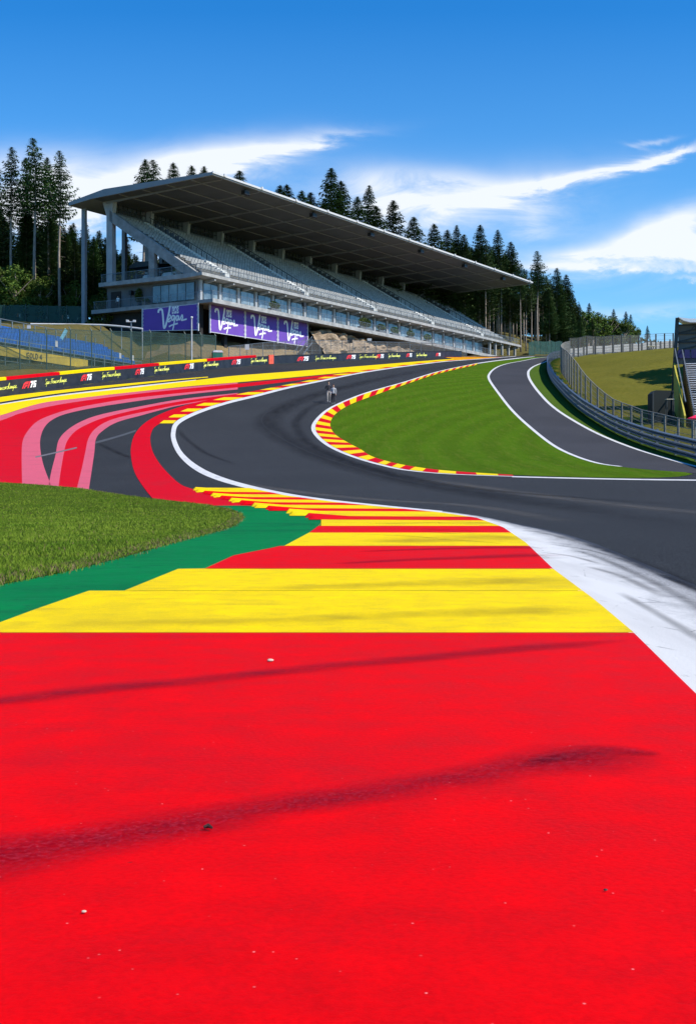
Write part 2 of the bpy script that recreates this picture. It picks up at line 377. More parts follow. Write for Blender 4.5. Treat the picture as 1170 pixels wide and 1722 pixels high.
M_purple = simple('banner_purple', (.135,.055,.37), .65, var=.12, scale=.5)
M_letter = simple('letter_white', (.85,.85,.85), .5, var=.02)
M_bwhite = simple('seam_white', (.55,.55,.58), .6)
def m_glass():
    t = NT('window_glass'); n = t.noise(.35, 3)
    return t.fin(t.mix(t.ramp(n, .4, .6), (.10,.14,.17), (.22,.28,.32)), .12, .0, .9)
M_glass = m_glass()
def m_clear():
    t = NT('glass_balustrade'); t.fin((.4,.42,.42), .2)
    tr = t.N.new('ShaderNodeBsdfTransparent'); tr.inputs[0].default_value = (.97,.98,.98,1); mx = t.N.new('ShaderNodeMixShader'); mx.inputs[0].default_value = .045
    out = t.N['Material Output']; t.L.new(tr.outputs[0], mx.inputs[1]); t.L.new(t.b.outputs[0], mx.inputs[2]); t.L.new(mx.outputs[0], out.inputs[0]); return t.m
M_clear = m_clear()
def m_net(name, c, op, scale=None):
    t = NT(name); t.fin(c, .7)
    tr = t.N.new('ShaderNodeBsdfTransparent'); mx = t.N.new('ShaderNodeMixShader')
    n = t.noise(.8, 4); t.L.new(t.ramp(n, .3, .7, op*.7, min(op*1.3, 1)), mx.inputs[0])
    out = t.N['Material Output']; t.L.new(tr.outputs[0], mx.inputs[1]); t.L.new(t.b.outputs[0], mx.inputs[2]); t.L.new(mx.outputs[0], out.inputs[0]); return t.m
M_net = m_net('wire_mesh_green', (.025,.06,.048), .45)
M_net2 = m_net('wire_mesh_grey', (.12,.12,.105), .34)
M_net3 = m_net('wire_mesh_light', (.30,.30,.29), .16)
M_gnet = m_net('green_windbreak', (.012,.055,.04), .98)
M_mark = None
def m_skid():
    t = NT('skid_rubber'); n = t.noise(6, 6, .65, stretch=(.25, 2, 1)); n2 = t.noise(70, 3)
    uv = t.N.new('ShaderNodeSeparateXYZ'); t.L.new(t.tc.outputs['UV'], uv.inputs[0])
    a = t.math('ABSOLUTE', t.math('SUBTRACT', uv.outputs[0], .5)); a = t.ramp(a, .5, .08)
    e = t.math('ABSOLUTE', t.math('SUBTRACT', uv.outputs[1], .5)); e = t.ramp(e, .5, .38)
    k = t.math('MULTIPLY', t.math('MULTIPLY', a, e), t.ramp(n, .25, .7, .35, 1)); k = t.math('MULTIPLY', k, t.ramp(n2, .3, .6, .6, 1.0)); k = t.math('MULTIPLY', k, .62)
    tr = t.N.new('ShaderNodeBsdfTransparent'); mx = t.N.new('ShaderNodeMixShader'); t.L.new(k, mx.inputs[0]); t.fin(t.mix(t.ramp(t.noise(110, 4, .7), .45, .65), (.10,.001,.012), (.26,.03,.06)), .8, 0, .02)
    out = t.N['Material Output']; t.L.new(tr.outputs[0], mx.inputs[1]); t.L.new(t.b.outputs[0], mx.inputs[2]); t.L.new(mx.outputs[0], out.inputs[0]); return t.m
M_skid = m_skid()
def m_tyre(name, k0, c):
    t = NT(name); uv = t.N.new('ShaderNodeSeparateXYZ'); t.L.new(t.tc.outputs['UV'], uv.inputs[0]); a = t.ramp(t.math('ABSOLUTE', t.math('SUBTRACT', uv.outputs[0], .5)), .5, .1)
    k = t.math('MULTIPLY', t.math('MULTIPLY', a, t.ramp(t.math('ABSOLUTE', t.math('SUBTRACT', uv.outputs[1], .5)), .5, .3)), t.ramp(t.noise(.9, 6, .7, stretch=(2, .5, 1)), .3, .65, .3, 1)); k = t.math('MULTIPLY', k, k0)
    tr = t.N.new('ShaderNodeBsdfTransparent'); mx = t.N.new('ShaderNodeMixShader'); t.L.new(k, mx.inputs[0]); t.fin(c, .85, 0, .03)
    out = t.N['Material Output']; t.L.new(tr.outputs[0], mx.inputs[1]); t.L.new(t.b.outputs[0], mx.inputs[2]); t.L.new(mx.outputs[0], out.inputs[0]); return t.m
M_tyre = m_tyre('tyre_rubber', .36, (.008,.008,.010)); M_dust = m_tyre('pale_dust', .35, (.16,.15,.14)); M_dirty = m_tyre('yellow_dirt', .28, (.20,.15,.03))
def m_leaf(name, a, b, tr=.0):
    t = NT(name); oi = t.N.new('ShaderNodeObjectInfo'); n = t.noise(.9, 4, .6); n2 = t.noise(6, 2)
    cc = t.mix(t.ramp(n, .3, .7), a, b); cc = t.mix(t.math('MULTIPLY', n2, .35), cc, tuple(x*.4 for x in a))
    hs = t.N.new('ShaderNodeHueSaturation'); t.L.new(cc, hs.inputs['Color']); t.L.new(t.ramp(oi.outputs['Random'], 0, 1, .65, 1.35), hs.inputs['Value'])
    t.L.new(t.ramp(oi.outputs['Random'], 0, 1, .485, .515), hs.inputs['Hue'])
    return t.fin(hs.outputs[0], .75, 0, .15)
M_spruce = m_leaf('spruce_needles', (.046,.092,.030), (.105,.155,.050))
M_decid = m_leaf('leaves_green', (.055,.095,.012), (.12,.165,.028))
M_bushm = m_leaf('bush_leaves', (.045,.085,.014), (.09,.13,.028))
M_blade = m_leaf('grass_blades', (.095,.17,.008), (.20,.26,.022))
def m_bark():
    t = NT('bark'); n = t.noise(5, 5, .7, stretch=(1,1,.25)); t.bump(n, .7, .06)
    return t.fin(t.mix(t.ramp(n, .3, .7), (.14,.11,.085), (.40,.33,.27)), .9)
M_bark = m_bark()

# ------------------------------------------------------------------ ground sheets
def sheet(name, poly, off, mat, kind='structure', parent=None, tris=None, uvs=None, knots=True):
    """flat polygon(s) in plan, cut at the ground's knots and laid on it"""
    bm = bmesh.new()
    polys = poly if isinstance(poly[0][0], (tuple, list)) else [poly]
    uvl = bm.loops.layers.uv.new('UVMap') if uvs else None
    for k, pl in enumerate(polys):
        pts = [pl[0]]
        for p in pl[1:]:
            if hypot(p[0]-pts[-1][0], p[1]-pts[-1][1]) > 1e-4: pts.append(p)
        if hypot(pts[0][0]-pts[-1][0], pts[0][1]-pts[-1][1]) < 1e-4: pts.pop()
        if len(pts) < 3: continue
        fc = bm.faces.new([bm.verts.new((p[0], p[1], 0)) for p in pts])
        if uvs:
            for l, q in zip(fc.loops, uvs[k]): l[uvl].uv = q
    bmesh.ops.triangulate(bm, faces=bm.faces[:])
    ys = [v.co.y for v in bm.verts]; y0, y1 = min(ys), max(ys)
    if knots:
        for k in KY:
            if y0 < k < y1:
                bmesh.ops.bisect_plane(bm, geom=bm.verts[:]+bm.edges[:]+bm.faces[:], plane_co=(0, k, 0), plane_no=(0, 1, 0), dist=1e-5)
    for v in bm.verts: v.co.z = f(v.co.y)+off
    for fc in bm.faces:
        fc.normal_update()
        if fc.normal.z < 0: fc.normal_flip()
    me = bpy.data.meshes.new(name); bm.to_mesh(me); bm.free(); me.materials.append(mat)
    o = link_mesh(name, me, parent)
    if kind: o['kind'] = kind
    return o
def strip(A, B): return [[A[i], A[i+1], B[i+1], B[i]] for i in range(min(len(A), len(B))-1)]

def terrain():
    xs = [-600,-450,-330,-240,-180,-140,-110,-90]+[-78+1.5*i for i in range(108)]+[88,96,110,130,160,200,260,340,440,560,700]
    ys = [-60,-30,-10,6]+[k for k in KY if k >= 24]
    vs = []; fs = []; ms = []
    for y in ys:
        for x in xs: vs.append((x, y, T(x, y)))
    n = len(xs)
    for j in range(len(ys)-1):
        for i in range(n-1):
            a = j*n+i; fs.append((a, a+1, a+n+1, a+n))
            x = (xs[i]+xs[i+1])/2; y = (ys[j]+ys[j+1])/2; A, B = ab(x, y)
            xb = interp(XB, y); xr = interp(XR, y); m = 0
            if x < xb: m = 1
            if x < xb and B > 20+2*sin(x*.3) and y < 1200: m = 3
            if x < xb-26 and y > 168+4*sin(x*.2): m = 3
            if A > -4+2*sin(y) and A < 75 and x < xb-.5 and B < 6: m = 4
            if x > xr+1: m = 2 if y < 230 else 3
            ms.append(m)
    me = bpy.data.meshes.new('ground'); me.from_pydata(vs, [], fs)
    for m in (M_verge, M_bank, M_dry, M_forest, M_dirt): me.materials.append(m)
    me.polygons.foreach_set('material_index', ms); me.polygons.foreach_set('use_smooth', [True]*len(fs)); me.update()
    o = link_mesh('ground', me); o['kind'] = 'structure'
terrain()

barl = [(-44,85),(-36.6,100)]+BAR+[(42,240)]
armr = [(x, y) for x, y in AR]
# run-off asphalt over the whole floor between barrier and guard rail
sheet('runoff_asphalt', [(-60,-40),(-60,55)]+[(x+.1, y) for x, y in barl]+[(x-.7, y) for x, y in armr[::-1]], .004, M_runoff)

# lines of the main track (photo pixels -> ground)
WL = [(740,864),(650,855),(560,846),(480,835),(400,818),(350,802),(320,785),(300,765),(290,745),(288,727),(296,709),(330,692),(380,676),(430,664),(480,651.5),(540,639.5),(600,627.5),(658,618.5),(734,609),(770,606),(820,602.5),(866,599)]
WLo = [(744,860),(652,851),(562,841.5),(483,830),(405,812.5),(357,796),(328,780),(308,762),(298,744),(295.5,728),(303,712),(336,695),(384,679),(433,667),(483,654),(543,641.2),(602,629),(660,619.7),(736,609.8),(772,606.6),(822,603),(868,599.3)]
wl_in = px(WL); wl_out = px(WLo)
near_in = [(0.1,-20),(0.35,-6),(.5,-1),(.62,1.4)]+[U(u, v) for u, v in smooth2([(1290,1310),(1170,1187),(1065,1078),(1000,1020),(930,965),(884,918),(845,890),(800,873),(740,864)], 4)]
near_out = [(1.12,-20),(1.25,-6),(1.36,-1),(1.48,1.4)]+[U(u, v) for u, v in smooth2([(1640,1220),(1330,1075),(1180,1004),(1080,958),(1000,923),(930,897),(860,880),(806,868.5),(744,860)], 4)]
KI = [(800,611),(734.6,625),(677,642.7),(619,659),(581,673),(550,688),(531,704.5),(523.5,717.7),(527,730),(542,745),(565,758.5),(600,772),(638.5,783),(677,791),(734.6,796.8),(800,800),(860,802)]
KO = [(800,614),(734.6,629.3),(677,648.5),(619,669),(588.5,681),(566,695),(556,709),(557,721.5),(566,733),(588,746.5),(606,756),(625,768),(658,778),(696,785.5),(743,791.5),(803,796),(861,799.3)]
ki = px(KI); ko = px(KO)
far_r = [U(895,600.2), U(862,603.5), U(830,606.8)]
near_r = px([(860,803),(1000,806.5),(1170,809),(1500,811)], 3)
# main track surface
left = near_out[:]+wl_in[1:]
right = [(44,238)]+far_r+ki+near_r+[(60, 50),(60,-20)]
sheet('race_track', left+[(40,238)]+right, .008, M_track)
# service road
SL = [(922,600.4),(900,602.5),(878,606.7),(850,612),(833,618),(822,627),(820,638),(836,662),(858,690),(885,716),(925,748),(960,766),(1000,779),(1040,785),(1100,791),(1200,797),(1400,803)]
SR = [(940,600.6),(925,604),(914,609),(898,615),(889,621),(885.5,628),(889,640),(903,660),(925,683),(955,704),(1000,729),(1050,750),(1105,768),(1170,786),(1240,800),(1290,806),(1400,812)]
sl_ = px(SL, 5); sr_ = px(SR, 5)
sheet('service_road', strip(sl_, sr_), .008, M_service)
# grass areas
inf = px(KO, 6)+px([(861,799.3),(930,801.5),(1000,803.6),(1085,804.5),(1170,801.5),(1210,798.5)], 3)[1:]+px([(1200,797),(1100,791),(1040,785)], 3)+sl_[::-1][21:]
inf = px(KO, 6)+px([(861,799.3),(930,801.5),(1000,803.4),(1085,804),(1140,802),(1165,797.5)], 3)[1:]+[p for p in sl_[::-1] if p[1] > depth(795)]+far_r
sheet('infield_grass', inf, .016, M_grass)
vr = [p for p in sr_ if depth(797) < p[1]]
sheet('verge_grass', vr+[(x-.3, y) for x, y in armr if y > depth(797)-2 and y < 238][0:], .016, M_verge)
# white edge lines
def line(name, A, B, off=.012, mat=M_white): return sheet(name, strip(A, B), off, mat)
line('track_edge_line', wl_in, wl_out, .014)
eb = [(b[0]+(b[0]-a[0])*.16*(1-sst(b[1],14,24)), b[1]+((b[1]-a[1])*.16+.12)*(1-sst(b[1],14,24))) for a, b in zip(near_in, near_out)]
q = strip(near_in, eb); sheet('kerb_white_band', q, .014, M_edge, uvs=[[(0,0),(0,1),(1,1),(1,0)]]*len(q))
def offs(A, d):
    out = []
    for i, p in enumerate(A):
        a = A[max(i-1, 0)]; b = A[min(i+1, len(A)-1)]; t = Vector((b[0]-a[0], b[1]-a[1])).normalized()
        out.append((p[0]-t.y*d, p[1]+t.x*d))
    return out
line('infield_edge_line', offs(ki, .34), ki, .018)
line('infield_edge_line', px([(860,801.3),(1000,804.7),(1170,807.2),(1500,809.5)], 3), near_r, .018)
line('infield_edge_line', [U(895,599.8), U(862,603), U(800,611)], [U(900,600), U(866,603.7), U(802,612)], .018)
i0 = 0
line('service_edge_line', offs(sl_, .24)[:66], sl_[:66], .018)
line('service_edge_line', sr_[:76], offs(sr_, .26)[:76], .020)

def ribbon_mark(name, pts, wd, mat, off=.0105):
    c = px(pts, 8); n = len(c); A_ = offs(c, wd/2); B_ = offs(c, -wd/2); q = strip(A_, B_)
    sheet(name, q, off, mat, uvs=[[(0,i/(n-1)),(0,(i+1)/(n-1)),(1,(i+1)/(n-1)),(1,i/(n-1))] for i in range(n-1)])
ribbon_mark('tyre_marks', [(1260,905),(1050,868),(850,838),(700,812),(560,775),(480,738),(450,712),(470,690),(520,668),(600,646),(700,625),(800,610)], 2.6, M_tyre)
ribbon_mark('tyre_marks', [(1180,852),(980,838),(800,822),(650,795),(540,757),(500,722),(505,700),(535,678),(600,655)], 1.0, M_tyre, .0115)
ribbon_mark('tyre_marks', [(298,722),(318,742),(350,764),(400,782)], .5, M_tyre, .0112)
ribbon_mark('tyre_marks', [(165,745),(195,760),(225,772)], .6, M_tyre, .0112)
ribbon_mark('dust_marks', [(1240,870),(1000,845),(820,822),(700,805)], 1.6, M_dust, .0108)
ribbon_mark('dust_marks', [(330,800),(460,822),(620,840),(800,852),(960,880)], 1.0, M_dust, .0108)
seam_m = simple('seam_dark', (.008,.008,.009), .9)
def seam(pts, wd): 
    c = px(pts, 8); sheet('asphalt_seam', strip(offs(c, wd/2), offs(c, -wd/2)), .0122, seam_m)
seam([(1300,880),(1050,852),(850,832),(680,808),(540,768),(470,735),(440,708),(462,686),(520,664),(610,641),(700,622),(800,608)], .05)
for pts_, wd_ in (([(1240,1030),(1120,968),(1010,925),(930,902),(880,892)], .12), ([(1230,1062),(1130,1000),(1030,950),(960,925)], .07), ([(1200,1010),(1090,962),(1000,930),(905,915)], .05), ([(1010,952),(960,938),(900,930)], .05), ([(1120,1010),(1050,975),(985,955)], .06), ([(1190,1090),(1110,1040),(1040,1000)], .05)):
    ribbon_mark('tyre_marks', pts_, wd_*1.6, M_tyre, .0165+wd_*.004)
# run-off paint bands
def band(name, top, bot, off, mat, n=5):
    return sheet(name, px(top, n)+px(bot, n)[::-1], off, mat)
band('runoff_yellow_band', [(-150,706),(-60,690),(0,681),(60,671.5),(120,663.5),(220,652.5),(300,643),(360,635.8),(400,631.5),(500,624),(640,613),(700,608),(765,603.3)],
     [(-150,735),(-60,713),(0,699),(68,678.5),(137,669.3),(239,657.8),(320,649.5),(400,643),(500,634),(640,620.5),(700,613),(765,605.2)], .012, M_yel_far)
band('runoff_thin_yellow_band', [(-120,686),(0,668),(100,656.3),(220,644.5),(300,637.5),(350,633.5)], [(-120,697),(0,676.5),(100,661.5),(220,648),(300,639.5),(350,634.8)], .012, M_yel_far)
band('runoff_white_band', [(-120,700),(0,679.5),(100,664.2),(220,650.2),(330,638.6)], [(-120,705),(0,682.5),(100,666),(220,653),(330,640.5)], .010, M_white)
R1o = [(-300,800),(-120,745),(0,708),(34,695.5),(85,683.5),(137,674.8),(239,661.5),(400,645.5),(480,637.5),(560,629.5),(600,625)]
R1i = [(86,835),(40,830),(37.6,811),(37,765),(39,741),(48,724),(63,709),(85.5,698.5),(120,688),(171,678),(239,668),(400,651.6),(480,642.5),(560,632),(605,626)]
sheet('runoff_red_field', px(R1o, 5)+px(R1i, 5)[::-1]+[(-30,45),(-42,56)], .012, M_red_far)
sheet('runoff_pink_edge', px([(-300,770),(-120,726),(0,699),(68,678.5),(137,669.3),(239,657.8),(400,643.3)], 5)+px(R1o[:8], 5)[::-1], .012, M_pink)
P2 = [(92,835),(86,816),(73.5,782),(68,751.5),(70,731),(79,714),(96,702),(120,694),(164,685),(239,673.5),(320,663),(400,655)]
sheet('runoff_pink_edge', px(R1i[2:12], 5)+px(P2, 5)[::-1]+[U(38,830)], .014, M_pink)
A = [(78,836),(82,818),(87,792.5),(94,765),(99,741),(113,724),(137,709),(171,697),(239,683),(308,671),(400,661)]
B = [(96,836),(99,819),(102.6,792.5),(108,762),(113,743),(126.5,726),(147,714),(178,702),(239,687.3),(308,674.5),(400,662.5)]
C = [(128,836),(130,821.5),(137,792.5),(143.6,762),(149,738),(161,721),(185,707),(222,697),(256,690),(308,679.5),(400,665)]
D = [(148,838),(150,822.6),(154,796),(159,762),(162,738),(174,724),(198,710),(239,698.5),(273.5,689),(308,681),(400,666.3)]
def band2(name, a, b, off, mat): return sheet(name, px(a, 5)+px(b, 5)[::-1], off, mat)
band2('runoff_pink_edge', A, B, .014, M_pink); band2('runoff_red_band', B, C, .014, M_red_far); band2('runoff_pink_edge', C, D, .014, M_pink)
E1 = [(275,850),(260,842),(239,816),(226,792.5),(220.5,765),(222,745),(229,727.5),(246,710),(273.5,695),(308,683),(342,674.5),(400,662.5),(450,654),(520,641.5)]
E2 = [(520,866),(440,852),(372,836),(324,823),(301,813),(273.5,786),(258,762),(253,741),(255,727.5),(261,718),(280,707),(312,692),(350,679),(400,666.5),(450,656.5),(520,643)]
sheet('runoff_red_band', px(E1, 5)+px(E2, 5)[::-1], .018, M_red_far)

# green painted strip
sheet('green_runoff_strip', [U(u, v) for u, v in smooth2([(-200,1052),(0,980),(150,930),(300,900),(360,880),(340,862),(330,852),(372,851.5),(430,852),(500,858),(570,868)], 4)]+[U(*q) for q in [(545,892),(520,903),(480,925),(400,950),(330,968),(250,1005),(100,1035),(-60,1090)]]+[(-1.7,3),(-1.7,-20),(-4,-20),(-4,3)], .022, M_green)

# ------------------------------------------------------------------ the near kerb
def stripes_near():
    k = empty('near_kerb', (0, 0, f(0))); k['kind'] = 'structure'
    Lb = [(322,821),(330,826),(345,831),(373,839.5),(409,849),(455,859),(510,869),(541,880),(535,888),(527,895),(519,900)]
    def left_at(v):
        for (u0, v0), (u1, v1) in zip(Lb, Lb[1:]):
            if v0 <= v <= v1: return u0+(u1-u0)*(v-v0)/(v1-v0)
        return Lb[-1][0] if v > 890 else Lb[0][0]
    RB = [(q[0], q[1]) for q in [(405,819),(480,834.5),(560,845.5),(650,854.6),(740,863.5),(800,872.5),(845,889.5),(884,917.5),(930,964.5),(1000,1019.5),(1065,1077.5)]]
    def right_at(v): return interp([(b, a) for a, b in RB], v)
    bd = [(923,'y'),(899.5,'r'),(887.5,'y'),(875.5,'r'),(869,'y'),(860.5,'r'),(856,'y'),(850.3,'r'),(846.2,'y'),(841.5,'r'),(837.5,'y'),(832.8,'r'),(829,'y'),(822,None)]
    G = {'y': [], 'r': []}
    for (v0, c), (v1, c1) in zip(bd, bd[1:]):
        if c is None: continue
        tl = .006
        # stripe runs from the toothed outer end to the white line, leaning a little
        def pt(u, v): return U(u, v+tl*(u-430) if v < 880 else v)
        l0 = l1 = left_at((v0+v1)/2)
        if v1 > 880: l0 = left_at(v0); l1 = left_at(v1)
        def rgt(v):
            u = 500
            for _ in range(12):
                u = right_at(v+(tl*(u-430) if v < 880 else 0))
            return u
        if v0 > 922: l0 = 478
        pl = [pt(l0, v0)]+[pt(rgt(v0+(v1-v0)*t/4), v0+(v1-v0)*t/4) for t in range(5)]+[pt(l1, v1)]
        G[c].append(pl)
    wr = [(0.1,-20),(0.35,-6),(.5,-1),(.62,1.4)]+[U(u, v) for u, v in smooth2([(1290,1310),(1170,1187),(1065,1078)], 4)]
    G['r'].append(wr+[U(-45,1078), (-1.62,3),(-1.62,-20)])
    rr = lambda v0, v1, n=6: [U(right_at(v0+(v1-v0)*i/n), v0+(v1-v0)*i/n) for i in range(n+1)]
    G['y'].append([U(-45,1077.4)]+rr(1077.4, 1003)+[U(210,1003), U(150,1003), U(60,1036)])
    G['y'].append([U(210,1002.6)]+rr(1002.6, 964)+[U(300,964)])
    G['r'].append([U(345,963.5)]+rr(963.5, 923.3)+[U(470,923.3), U(455,927), U(393,940)])
    a = sheet('red_stripes', G['r'], .034, M_red, kind=None, parent=k); b = sheet('yellow_stripes', G['y'], .034, M_yel, kind=None, parent=k)
    for o in (a, b): o.matrix_parent_inverse = Matrix.Translation((0, 0, -f(0)))
    # side wall of the kerb slab
    mb = MB()
    ed = [(-45,1078),(60,1036),(150,1003),(210,1003),(300,964),(345,963),(393,940),(455,927),(478,923),(519,900),(527,895),(535,888),(541,880)]
    for p, q in zip(ed, ed[1:]):
        x0, y0 = U(*p); x1, y1 = U(*q); mb.face([(x0,y0,f(y0)),(x1,y1,f(y1)),(x1,y1,f(y1)+.034),(x0,y0,f(y0)+.034)])
    o = mb.build('kerb_side', simple('kerb_side', (.5,.3,.02), .7), k, fix=False); o.matrix_parent_inverse = Matrix.Translation((0, 0, -f(0)))
    # sawtooth ends
    tr = MB(); 
    for (v0, c), (v1, c1) in zip(bd[3:], bd[4:]):
        ul = left_at((v0+v1)/2)
        for h in range(2):
            va = v0+(v1-v0)*h/2; vb = v0+(v1-v0)*(h+1)/2; vm = (va+vb)/2
            hh = .12 if v0 > 850 else .11; mi = 0 if c == 'r' else 1; sh = 5*(1-h) if v0 < 860 else 6*(1-h)
            xa, ya = U(ul+sh, va); xb, yb = U(ul+sh, vb); xm, ym = U(ul+sh, vm); xt = U(ul+sh-9, va)[0]
            A_ = (xa-.10, ya, f(ya)+.01); B_ = (xb-.10, yb, f(yb)+.01); Mt = (xm, ym, f(ym)+hh); A2 = (xa+.05, ya, f(ya)+.03); B2 = (xb+.05, yb, f(yb)+.03)
            Bk = (xm+1.1, ym, f(ym)+.036)
            for q in ((A_, B_, Mt), (A_, Mt, A2), (Mt, B_, B2), (A2, Mt, Bk), (Mt, B2, Bk)): tr.face(q, mi)
    o = tr.build('kerb_teeth', [M_red, M_yel], k, fix=False); o.matrix_parent_inverse = Matrix.Translation((0, 0, -f(0)))
    # rubber smears
    def smear(pts, wd, mt=None):
        c = [U(u, v) for u, v in smooth2(pts, 8)]; n = len(c); A = []; Bq = []
        for i, p in enumerate(c):
            t = Vector((c[min(i+1, n-1)][0]-c[max(i-1, 0)][0], c[min(i+1, n-1)][1]-c[max(i-1, 0)][1])).normalized(); ww = interp(wd, i/(n-1))
            A.append((p[0]-t.y*ww, p[1]+t.x*ww)); Bq.append((p[0]+t.y*ww, p[1]-t.x*ww))
        s = strip(A, Bq); uv = [[(0,i/(n-1)),(0,(i+1)/(n-1)),(1,(i+1)/(n-1)),(1,i/(n-1))] for i in range(n-1)]
        o = sheet('rubber_smear', s, .0365, mt or M_skid, kind=None, parent=k, uvs=uv); o.matrix_parent_inverse = Matrix.Translation((0, 0, -f(0)))
    smear([(-260,1222),(0,1200),(180,1178),(340,1163),(520,1142),(700,1125),(860,1108),(960,1100),(1055,1092)], [(0,.11),(.5,.10),(.85,.12),(1,.03)])
    smear([(-260,1530),(0,1478),(200,1440),(400,1400),(560,1374),(740,1344),(880,1316),(980,1304),(1120,1296)], [(0,.16),(.4,.10),(.7,.10),(.86,.19),(.95,.13),(1,.02)])
    smear([(880,1318),(960,1296),(1040,1290),(1110,1298)], [(0,.02),(.5,.09),(1,.03)])
    smear([(560,956),(680,949),(800,944),(935,938)], [(0,.1),(1,.4)])
    smear([(600,934),(760,928),(910,926)], [(0,.1),(1,.4)])
    smear([(100,1062),(400,1058),(700,1046),(880,1040),(1010,1036)], [(0,.1),(.7,.28),(1,.25)], M_dirty)
    smear([(380,1002),(640,993),(800,988),(960,982)], [(0,.2),(.7,.4),(1,.4)], M_dirty)
    smear([(640,918),(760,910),(900,908)], [(0,.5),(.7,1.2),(1,1.2)], M_dirty); smear([(620,884),(740,882),(835,884)], [(0,.5),(1,.8)], M_dirty)
    for kk in range(9):
        r_ = random.Random(kk+40); u0 = 690+r_.uniform(-90,150); v0 = 870+r_.uniform(0,48); smear([(u0,v0),(u0+60,v0+3+r_.uniform(-2,3)),(u0+130+r_.uniform(0,30),v0+8)], [(0,.03),(.5,.09),(1,.03)], M_tyre)
    
stripes_near()

def arc_kerb(name, A, B, step, off, y0=0, y1=1e9):
    k = empty(name, (A[0][0], A[0][1], f(A[0][1]))); k['kind'] = 'structure'
    n = min(len(A), len(B)); G = {0: [], 1: []}; s = 0; c = 0
    for i in range(n-1):
        L = hypot((A[i+1][0]+B[i+1][0]-A[i][0]-B[i][0])/2, (A[i+1][1]+B[i+1][1]-A[i][1]-B[i][1])/2); t0 = 0
        while t0 < 1-1e-6:
            st = step(i) if callable(step) else step
            t1 = min(1, t0+(st-s)/L) if L > 0 else 1
            lp = lambda X, t: (X[i][0]+(X[i+1][0]-X[i][0])*t, X[i][1]+(X[i+1][1]-X[i][1])*t)
            G[c].append([lp(A, t0), lp(A, t1), lp(B, t1), lp(B, t0)])
            s += (t1-t0)*L; t0 = t1
            if s >= st-1e-6: s = 0; c = 1-c
    for q, nm, m in ((0, 'yellow_stripes', M_yel_far), (1, 'red_stripes', M_red_far)):
        o = sheet(nm, G[q], off, m, kind=None, parent=k); o.matrix_parent_inverse = Matrix.Translation(-k.location)
arc_kerb('infield_kerb', offs(ki, .30), ko, lambda i: 2.0 if i < 72 else 1.15, .030)
# far left kerb: stripes straight across (constant distance)
def left_kerb():
    O = [(270,711.5),(284,702),(312,689),(345,677.5),(375,669),(427,658),(504,643),(565,630),(619,621.8),(696,612),(765,604.8)]
    inn = px(WL, 8); out = px(O, 8)
    xo = sorted([(y, x) for x, y in out]); xi = sorted([(y, x) for x, y in inn if y > depth(712)])
    k = empty('left_kerb', (U(270,711)[0], U(270,711)[1], f(U(270,711)[1]))); k['kind'] = 'structure'
    G = {0: [], 1: []}; y = depth(712.5); c = 0
    while y < 205:
        st = 2.0 if y < 112 else 2.0+(y-112)*.03
        n = 4; L_ = [(interp(xo, y+st*i/n), y+st*i/n) for i in range(n+1)]; R_ = [(interp(xi, y+st*i/n)-.02, y+st*i/n) for i in range(n+1)]
        if L_[0][0] < R_[0][0]: G[c].append(R_+L_[::-1])
        y += st; c = 1-c
    for q, nm, m in ((0, 'yellow_stripes', M_yel_far), (1, 'red_stripes', M_red_far)):
        o = sheet(nm, G[q], .030, m, kind=None, parent=k); o.matrix_parent_inverse = Matrix.Translation(-k.location)
left_kerb()
# seams in the run-off asphalt
sheet('asphalt_seam', [U(60,768), U(130,752), U(130,754.3), U(60,770.3)], .016, simple('seam_grey', (.13,.12,.125), .8))
sheet('asphalt_seam', [U(161,743), U(229,723), U(229,726), U(161,746.5)], .0165, simple('seam_grey_dark', (.055,.058,.062), .8))

